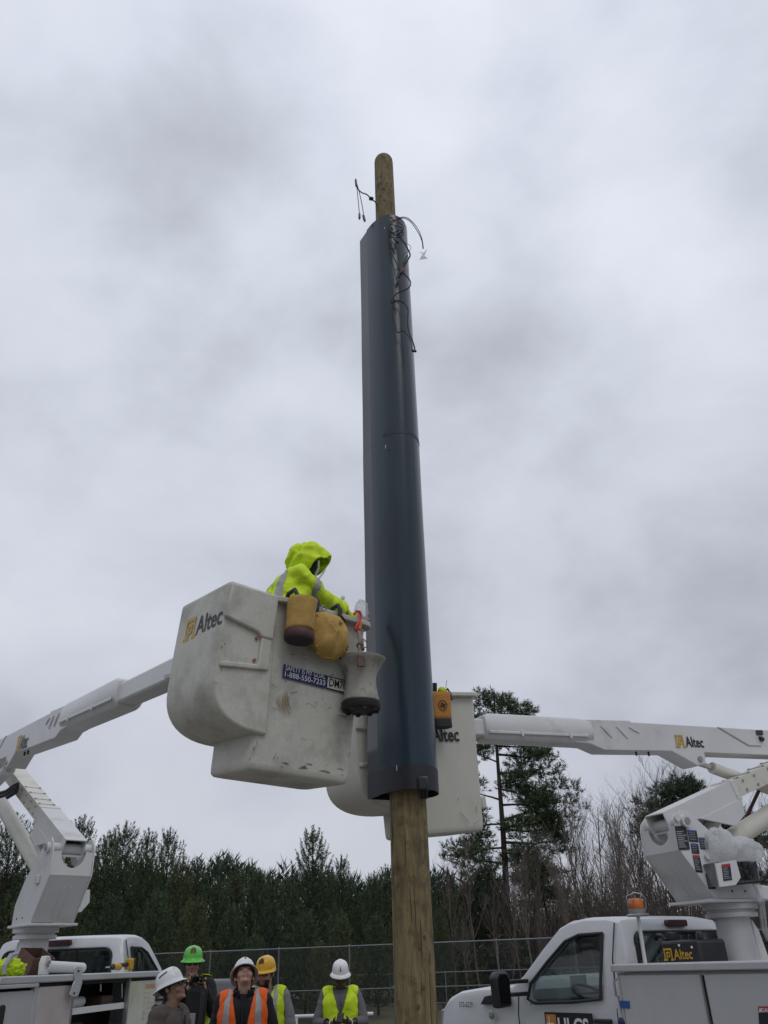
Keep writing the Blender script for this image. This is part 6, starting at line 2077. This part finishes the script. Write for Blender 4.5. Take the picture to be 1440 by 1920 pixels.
    # eyes and brows
    for s in (-1, 1):
        MB(sc).ell((s * .031, -.0815, .010), (.0125, .008, .0065), 10, 7).build('eye', M_shade, P, smooth=True)
        MB(sc).tube([(s * .016, -.0965, .028), (s * .033, -.0955, .033), (s * .05, -.084, .028)], [.0035, .004, .002], 5).build('eyebrow', wear.get('hair', M_hairb), P, smooth=True)
    if wear.get('glasses'):
        dark = wear['glasses'] == 'sun'
        g_ = None
        for s in (-1, 1):
            b = MB(sc)
            loop = [(s * .033 + .025 * math.cos(a) * (1 - .1 * math.sin(a)), -.104 + .02 * (s * (.025 * math.cos(a)) > 0) * abs(math.cos(a)) * .6, .010 + .019 * math.sin(a)) for a in [6.283 * q / 16 for q in range(17)]]
            if dark: b.add(loop[:16], [list(range(16))])
            b.tube(loop, .003, 5)
            g_ = b.build('glasses_lens' if dark else 'glasses_frame', M_shade if dark else M_black, P)
            MB(sc).tube([(s * .057, -.094, .014), (s * .080, -.04, .014), (s * .082, .01, .010)], .003, 5).build('glasses_arm', M_black, P, smooth=True)
        MB(sc).tube([(-.010, -.108, .014), (.010, -.108, .014)], .003, 5).build('glasses_bridge', M_black, P)
    if hatspec: hat(P, HM, *hatspec)
    return P, HM, U, RL, k, body, (me, co, zi, tt, zones, tl, hl)


def stand(u, v, d):
    p = at(u, v, d)
    return p


# hoodie man, in profile facing right
p = stand(333, 1806, 8.0)
PH = p.z - .055
P1, HM1, U1, _, k1, _, D1 = person('person in white hard hat and brown hoodie looking up to the right', (p.x - .02, 8.0), (.93, -.28), PH, {'L': ((.24, .02, 1.12), (.22, -.12, .92)), 'R': ((-.24, .03, 1.12), (-.22, -.10, .90))},
                              M_skin_t, {'top': M_hoodie, 'top_name': 'hoodie', 'bulk': .026, 'fold': .010, 'hair': M_hair, 'glasses': 'clear', 'collar': 1.46}, (M_hat_w, 'full', 'side'), headtilt=(-.38, 0, .10))
b = MB(); vs, fs = [], []
for i in range(9):                                    # the hood lies folded behind the neck
    f = i / 8
    for j in range(25):
        a = math.radians(-158 + 316 * j / 24)
        r = .098 + .030 * math.sin(math.pi * f) + .02 * math.cos(a) * (1 if math.cos(a) > 0 else .2)
        vs.append(U1(r * math.sin(a), .02 + r * math.cos(a) * .95 + .03 * f * max(0, math.cos(a)), 1.405 + .085 * f - .05 * f * f + .035 * max(0, math.cos(a)) * f) + Vector((0, 0, .012 * mnoise.noise(Vector((j * .5, i * .6, 0))))))
for i in range(8):
    for j in range(24): fs.append((i * 25 + j, i * 25 + j + 1, (i + 1) * 25 + j + 1, (i + 1) * 25 + j))
b.add(vs, fs); o = b.build('hood', M_hoodie, P1, smooth=True, recalc=False, angle=180); md = o.modifiers.new('s', 'SOLIDIFY'); md.thickness = .02; md.offset = 0
b = MB(); b.tube([U1(0, -.145, 1.40), U1(0, -.155, 1.2), U1(0, -.15, .95)], .008, 5); b.build('zip', M_dash, P1, smooth=True)

# green hat man holding a case with gloved hands
p = stand(364, 1768, 10.6)
P2, HM2, U2, RL2, k2, _, D2 = person('person in green hard hat and sunglasses raising gloved hands to the chin', (p.x, 10.6), (.18, -1), p.z - .06,
                                   {'L': ((.25, -.12, 1.16), (.135, -.27, 1.40), ((-.5, -.35, .8), (-.6, -.3, -.6), .55)), 'R': ((-.24, -.14, 1.14), (.01, -.30, 1.40), ((.45, -.35, .8), (.5, -.4, -.6), .55))},
                                   M_skin, {'top': M_jacket, 'top_name': 'jacket', 'bulk': .02, 'fold': .008, 'vest': M_hivis, 'vneck': 1.02, 'vslope': .9, 'glasses': 'sun', 'hair': M_hairb, 'gloves': M_jacket, 'stripe_x': .5, 'band': 1.0}, (M_hat_g, 'full', 'script'), headtilt=(.06, 0, .05), gloves=True)
R = random.Random(2)
M_dot = mat('yellow_grip', (.50, .33, .06), .6, var=.2)
for q in range(9):
    c = U2(.0 + R.uniform(-.02, .16), -.345 + R.uniform(-.01, .01), 1.40 + R.uniform(.02, .10))
    MB().ell(c, (.011, .008, .013), 8, 6).build('glove_dot', M_dot, P2, smooth=True)
cs = wmat(P2) @ U2(.07, -.33, 1.22)
case = thing('black_case', 'black case with a clear window hanging from the gloved hands', 'case', cs)
CMx = frame_at(cs, Vector((.03, 0, 1)), Vector((1, .12, 0)))
MB(CMx).box((-.10, -.05, -.20), (.12, .05, .17)).build('case_shell', M_jacket, case, bevel=.03, seg=3, world=True)
MB(CMx).box((-.085, -.056, -.175), (.02, -.05, -.06)).build('window', M_steel, case, bevel=.004, world=True)
MB(CMx).box((.05, -.062, -.18), (.10, -.05, .14)).build('side_strap', M_plastic, case, bevel=.01, world=True)
MB(CMx).tube([(-.06, 0, .16), (-.04, -.02, .22), (.06, -.02, .22), (.08, 0, .16)], .012, 6).build('handle', M_black, case, smooth=True, world=True)

# orange vest man looking up
p = stand(461, 1790, 8.5)
P3, HM3, U3, _, k3, _, D3 = person('person in white hard hat and orange vest with face tilted up', (p.x, 8.5), (.10, -1), p.z - .03,
                                 {'L': ((.27, .03, 1.12), (.26, -.04, .86)), 'R': ((-.27, .03, 1.12), (-.26, -.04, .86))},
                                 M_skin, {'top': M_jacket, 'top_name': 'jacket', 'bulk': .022, 'fold': .009, 'vest': M_orange, 'vneck': .97, 'vslope': .20, 'hair': M_hairb, 'collar': 1.475, 'stripe_x': .125, 'band': .90}, (M_hat_w, 'full', 'red'), headtilt=(-.70, 0, .14))
b = MB(); vs, fs = [], []
for i in range(4):
    for j in range(25):
        a = math.radians(-160 + 320 * j / 24)
        r = .088 + .008 * i
        vs.append(U3(r * math.sin(a), .02 + r * math.cos(a), 1.43 + .022 * i + .02 * max(0, math.cos(a))))
for i in range(3):
    for j in range(24): fs.append((i * 25 + j, i * 25 + j + 1, (i + 1) * 25 + j + 1, (i + 1) * 25 + j))
b.add(vs, fs); o = b.build('collar', M_jacket, P3, smooth=True, recalc=False, angle=180); md = o.modifiers.new('s', 'SOLIDIFY'); md.thickness = .008
MB().tube([U3(0, -.148, 1.40), U3(0, -.155, 1.2), U3(0, -.15, .98)], .006, 5).build('zip', M_plastic, P3, smooth=True)

# yellow hat man behind him
p = stand(487, 1789, 9.8)
P4, HM4, U4, _, k4, _, D4 = person('person in yellow hard hat, glasses and lime vest behind the orange vest', (p.x + .08, 9.8), (-.12, -1), p.z - .045,
                                 {'L': ((.27, .02, 1.12), (.25, -.05, .86)), 'R': ((-.25, .02, 1.12), (-.24, -.05, .86))},
                                 M_skin, {'top': M_grey, 'top_name': 'sweater', 'bulk': .016, 'fold': .008, 'vest': M_hivis, 'vneck': 1.02, 'vslope': .22, 'hair': M_hair, 'beard': M_hair, 'glasses': 'clear', 'stripe_x': .12, 'band': 1.02}, (M_hat_y, 'peak', 'script'), headtilt=(.10, 0, -.16))

# woman with a phone
p = stand(635, 1804, 11.0)
hp = at(640, 1896, 9.6 - .36)
P5, HM5, U5, RL5, k5, _, D5 = person('person in white hard hat and lime vest looking down at a phone', (p.x + .02, 11.0), (.05, -1), p.z + .0,
                                   {'L': ((.285, -.03, 1.12), (.10, -.29, 1.12), ((-.75, -.5, .25), (-.3, .2, .9), .6)), 'R': ((-.285, -.03, 1.12), (-.085, -.29, 1.11), ((.75, -.5, .25), (.3, .2, .9), .6))},
                                   M_skin_d, {'top': M_mel, 'top_name': 'sweater', 'cuff': .62, 'bulk': .014, 'fold': .007, 'vest': M_hivis, 'vneck': 1.13, 'vslope': .30, 'hair': M_hair, 'stripe_x': .6, 'band': .6}, (M_hat_w, 'peak', 'tri'), headtilt=(.30, 0, .03))
for s, key in ((1, .10), (-1, -.085)):
    c = U5(key + s * .012, -.27, 1.118); d = (U5(key, -.29, 1.12) - U5(s * .285, -.03, 1.12)).normalized()
    e1 = d.orthogonal().normalized(); e2 = d.cross(e1)
    MB().tube([c + (e1 * math.cos(a) + e2 * math.sin(a)) * .038 for a in [6.283 * q / 16 for q in range(17)]], .006, 6).build('bracelet', M_paper, P5, smooth=True)
ph = wmat(P5) @ U5(.0, -.385, 1.175)
pn = thing('mobile_phone', 'black phone held in both hands by the person in the lime vest', 'phone', ph)
PM = frame_at(ph, Vector((.15, .55, .8)), Vector((1, .05, 0)))
MB(PM).box((-.038, -.005, -.05), (.038, .005, .06)).build('phone_case', M_black, pn, bevel=.004, world=True)
MB(PM).box((-.034, .005, -.045), (.034, .0065, .055)).build('screen', M_shade, pn, world=True)

# worker in the left bucket, reaching for the sleeve
wb = M_LB @ Vector((.42, .33, .10))
hd_t = at(583, 1017, 6.05)
hr = at(644, 1141, 6.3)
er = at(613, 1128, 5.95)
hl_ = at(664, 1158, 6.75); ell_ = at(636, 1150, 6.6)
WH = (hd_t.z - wb.z) / 1.02
fcg = Vector((.86, .50, 0))
P6, HM6, U6, RL6, k6, _, D6 = person('person in hooded lime rain jacket reaching out from the left bucket', (wb.x - .10, wb.y - .02), fcg, WH * .95,
                                   {'world': True, 'L': (ell_, hl_), 'R': (er, hr)},
                                   M_skin, {'top': M_hivis, 'top_name': 'rain_jacket', 'bulk': .026, 'fold': .012, 'ridge': .022, 'soft': 26, 'trousers': M_hivis, 'hair': M_hair, 'collar': 1.5, 'cuff': .96}, None, z0=wb.z, headtilt=(.52, 0, -.75), lean=.26, voxel=.012)
me6, co6, zi6, tt6, zn6, tl6, hl6 = D6
Z6 = lambda *n: np.isin(zi6, [zn6.index(q) for q in n])
for sg in (1, -1): sub_mesh('reflective_stripe', me6, co6, Z6('arm') & (tl6[:, 0] * sg > 0) & (np.abs(tt6 - .36) < .10), .033, .012, 3.1, M_reflex, P6, ridge=.022)
for sg in (1, -1): sub_mesh('reflective_stripe', me6, co6, Z6('torso') & (np.abs(tl6[:, 0] * sg - .135) < .028) & (tl6[:, 2] < 1.43), .033, .012, 3.1, M_reflex, P6, ridge=.022)
sub_mesh('reflective_stripe', me6, co6, Z6('torso') & (np.abs(tl6[:, 2] - 1.13) < .030), .033, .012, 3.1, M_reflex, P6, ridge=.022)
b = MB(HM6); vs, fs = [], []
NA_, NR_ = 72, 44
for i in range(NR_):
    f = i / (NR_ - 1)
    for j in range(NA_):
        a = 6.28318 * j / NA_
        # from the back of the head forward to the opening; the throat falls onto the shoulders
        y = .160 - .285 * f
        prof = math.sin(min(1, f * 1.25 + .08) * math.pi / 2) ** .75
        if f > .55: prof *= 1 - .34 * ((f - .55) / .45) ** 1.5
        rx = .116 * prof; rzu = .140 * prof; rzd = .205 * prof
        s_, c_ = math.sin(a), math.cos(a)
        z = .045 + (rzu * c_ if c_ > 0 else rzd * c_)
        x = rx * s_
        w = .020 * mnoise.noise(Vector((x * 14, y * 12, z * 12))) + .05 * (.2 - abs(mnoise.noise(Vector((x * 11 + 2, y * 9, z * 9 + y * 4))))) + .02 * (.2 - abs(mnoise.noise(Vector((x * 22 + 2, y * 19, z * 21)))))
        y2 = y - .035 * (c_ > 0) * max(0, c_) * f ** 3 + .055 * max(0, -c_) * f ** 2
        vs.append((x + w * s_, y2, z + w * c_))
for i in range(NR_ - 1):
    for j in range(NA_): fs.append((i * NA_ + j, i * NA_ + (j + 1) % NA_, (i + 1) * NA_ + (j + 1) % NA_, (i + 1) * NA_ + j))
fs.append(list(range(NA_)))
b.add(vs, fs); o = b.build('hood', M_hivis, P6, smooth=True, recalc=False, angle=180); md = o.modifiers.new('s', 'SOLIDIFY'); md.thickness = .006; md.offset = 0
b = MB(HM6); b.ell((0, -.02, -.03), (.088, .095, .11), 18, 12); b.build('face_mask', M_jacket, P6, smooth=True)
b = MB(HM6); b.tube([(-.075, -.135, .05), (-.05, -.152, .0), (-.03, -.15, -.07), (.0, -.14, -.10), (.03, -.15, -.07), (.05, -.152, .0), (.075, -.135, .05)], .008, 5); b.build('visor_edge', M_film, P6, smooth=True)

pj = at(643, 1134, 6.5)
bt = thing('plastic_bottle', 'small clear plastic bottle beside the hand of the person in the bucket', 'bottle', pj)
MB(Matrix.Translation(pj - ZU * .05)).lathe([(.0, 0), (.035, 0), (.036, .01), (.036, .075), (.014, .09), (.014, .105)], 16).build('bottle_body', M_film2, bt, smooth=True, world=True, angle=50)
MB(Matrix.Translation(pj + ZU * .055)).lathe([(.017, 0), (.017, .022), (0, .022)], 14).build('cap', M_paper, bt, smooth=True, world=True, angle=50)
pf = at(678, 1145, 6.75)
fg = thing('plastic_bag', 'crumpled translucent plastic bag beside the sleeve, above the bucket rim', 'plastic', pf)
b = MB(); crumple(b, pf, (.06, .05, .10), 12.0, amp=.3); b.build('bag_film', M_film2, fg, world=True, recalc=False, smooth=True, angle=180)


# ------------------------------------------------------------------ the parked car behind the men
def car(label, p, rz, paint):
    T = thing('parked_car', label, 'car', p, rz)
    prof = [(-2.2, .35), (-2.25, .75), (-2.1, .95), (-1.5, 1.0), (-.95, 1.42), (-.4, 1.5), (.3, 1.47), (1.05, 1.02), (1.9, .88), (2.2, .70), (2.25, .35)]
    b = MB(); vs, fs = [], []
    for t, dr in zip(TS, DROP):
        for x, z in prof:
            w = .88 if z < 1.0 else .88 - .2 * (z - 1.0) / .5
            vs.append((x - .12 * (x / 2.2) * abs(t) ** 4, t * w, z - dr * (z > .8)))
    n = len(prof)
    for i in range(len(TS) - 1):
        for k in range(n): fs.append((i * n + k, i * n + (k + 1) % n, (i + 1) * n + (k + 1) % n, (i + 1) * n + k))
    fs.append(list(range(n))[::-1]); fs.append([(len(TS) - 1) * n + k for k in range(n)])
    b.add(vs, fs); cb_ = b.build('body', paint, None)
    cut = []
    c = MB(); c.prism([(-1.3, .6), (-.9, 1.36), (-.4, 1.43), (.26, 1.40), (.85, 1.03), (.85, .6)], ((1, 0, 0), (0, 0, 1), (0, -1, 0)), (0, 0, 0), -.62, .62); cut.append(c.build('cut', paint))
    SW = [(-1.15, 1.04), (-.85, 1.33), (-.4, 1.40), (.22, 1.37), (.78, 1.04)]
    c = MB(); c.prism(SW, ((1, 0, 0), (0, 0, 1), (0, -1, 0)), (0, 0, 0), -2, 2); cut.append(c.build('cut', paint))
    for x in (-1.35, 1.38):
        c = MB(); c.tube([(x, -2, .33), (x, 2, .33)], .38, 24); cut.append(c.build('cut', paint))
    me = boolop(cb_, cut)
    for o in cut: drop(o)
    drop(cb_); me.materials.clear()
    link('body', me, paint, T, smooth=True, angle=32)
    for s in (1, -1):
        MB().add([(x, s * (.86 - .2 * (z - 1.0) / .5), z) for x, z in inset_poly(SW, -.02)], [list(range(5))]).build('side_window', M_glass, T)
        MB().cbox((.75, s * .98, 1.05), (.12, .18, .12)).build('mirror', M_plastic, T, bevel=.03)
        for x in (-1.35, 1.38):
            w = MB().tube([(x, s * .78 - .10, .33), (x, s * .78 + .10, .33)], .33, 24).build('wheel', M_black, T, smooth=True, angle=50)
            MB().lathe([(.2, 0), (.18, -.02), (0, .01)], 18, Matrix.Translation((x, s * .885, .33)) @ Matrix.Rotation(-s * math.pi / 2, 4, 'X')).build('rim', M_steel, w, smooth=True)
        MB().cbox((2.12, s * .62, .72), (.12, .32, .12)).build('headlight', M_chrome, T, bevel=.03)
        MB().cbox((-2.2, s * .66, .82), (.08, .3, .12)).build('tail_light', M_maroon, T, bevel=.02)
    for x0, z0_, x1, z1_, nm in ((.30, 1.475, 1.05, 1.025, 'windshield'), (-.95, 1.425, -1.5, 1.005, 'rear_window')):
        q = Vector((z0_ - z1_, 0, x1 - x0)).normalized(); q = q if q.z > 0 else -q
        A_ = Vector((x0, 0, z0_)) + q * .004; C_ = Vector((x1, 0, z1_)) + q * .004
        A_, C_ = A_.lerp(C_, .08), A_.lerp(C_, .94)
        MB().add([A_ + Vector((0, -.56, -.004)), A_ + Vector((0, .56, -.004)), C_ + Vector((0, .72, -.004)), C_ + Vector((0, -.72, -.004))], [(0, 1, 2, 3)]).build(nm, M_shade, T)
    return T


pc = at(400, 1830, 15.0)
car('dark grey car parked behind the green hard hat and the orange vest', (pc.x - .1, 15.0, 0), math.radians(-58), mat('dark_car_paint', (.03, .034, .04), .35, var=.1))
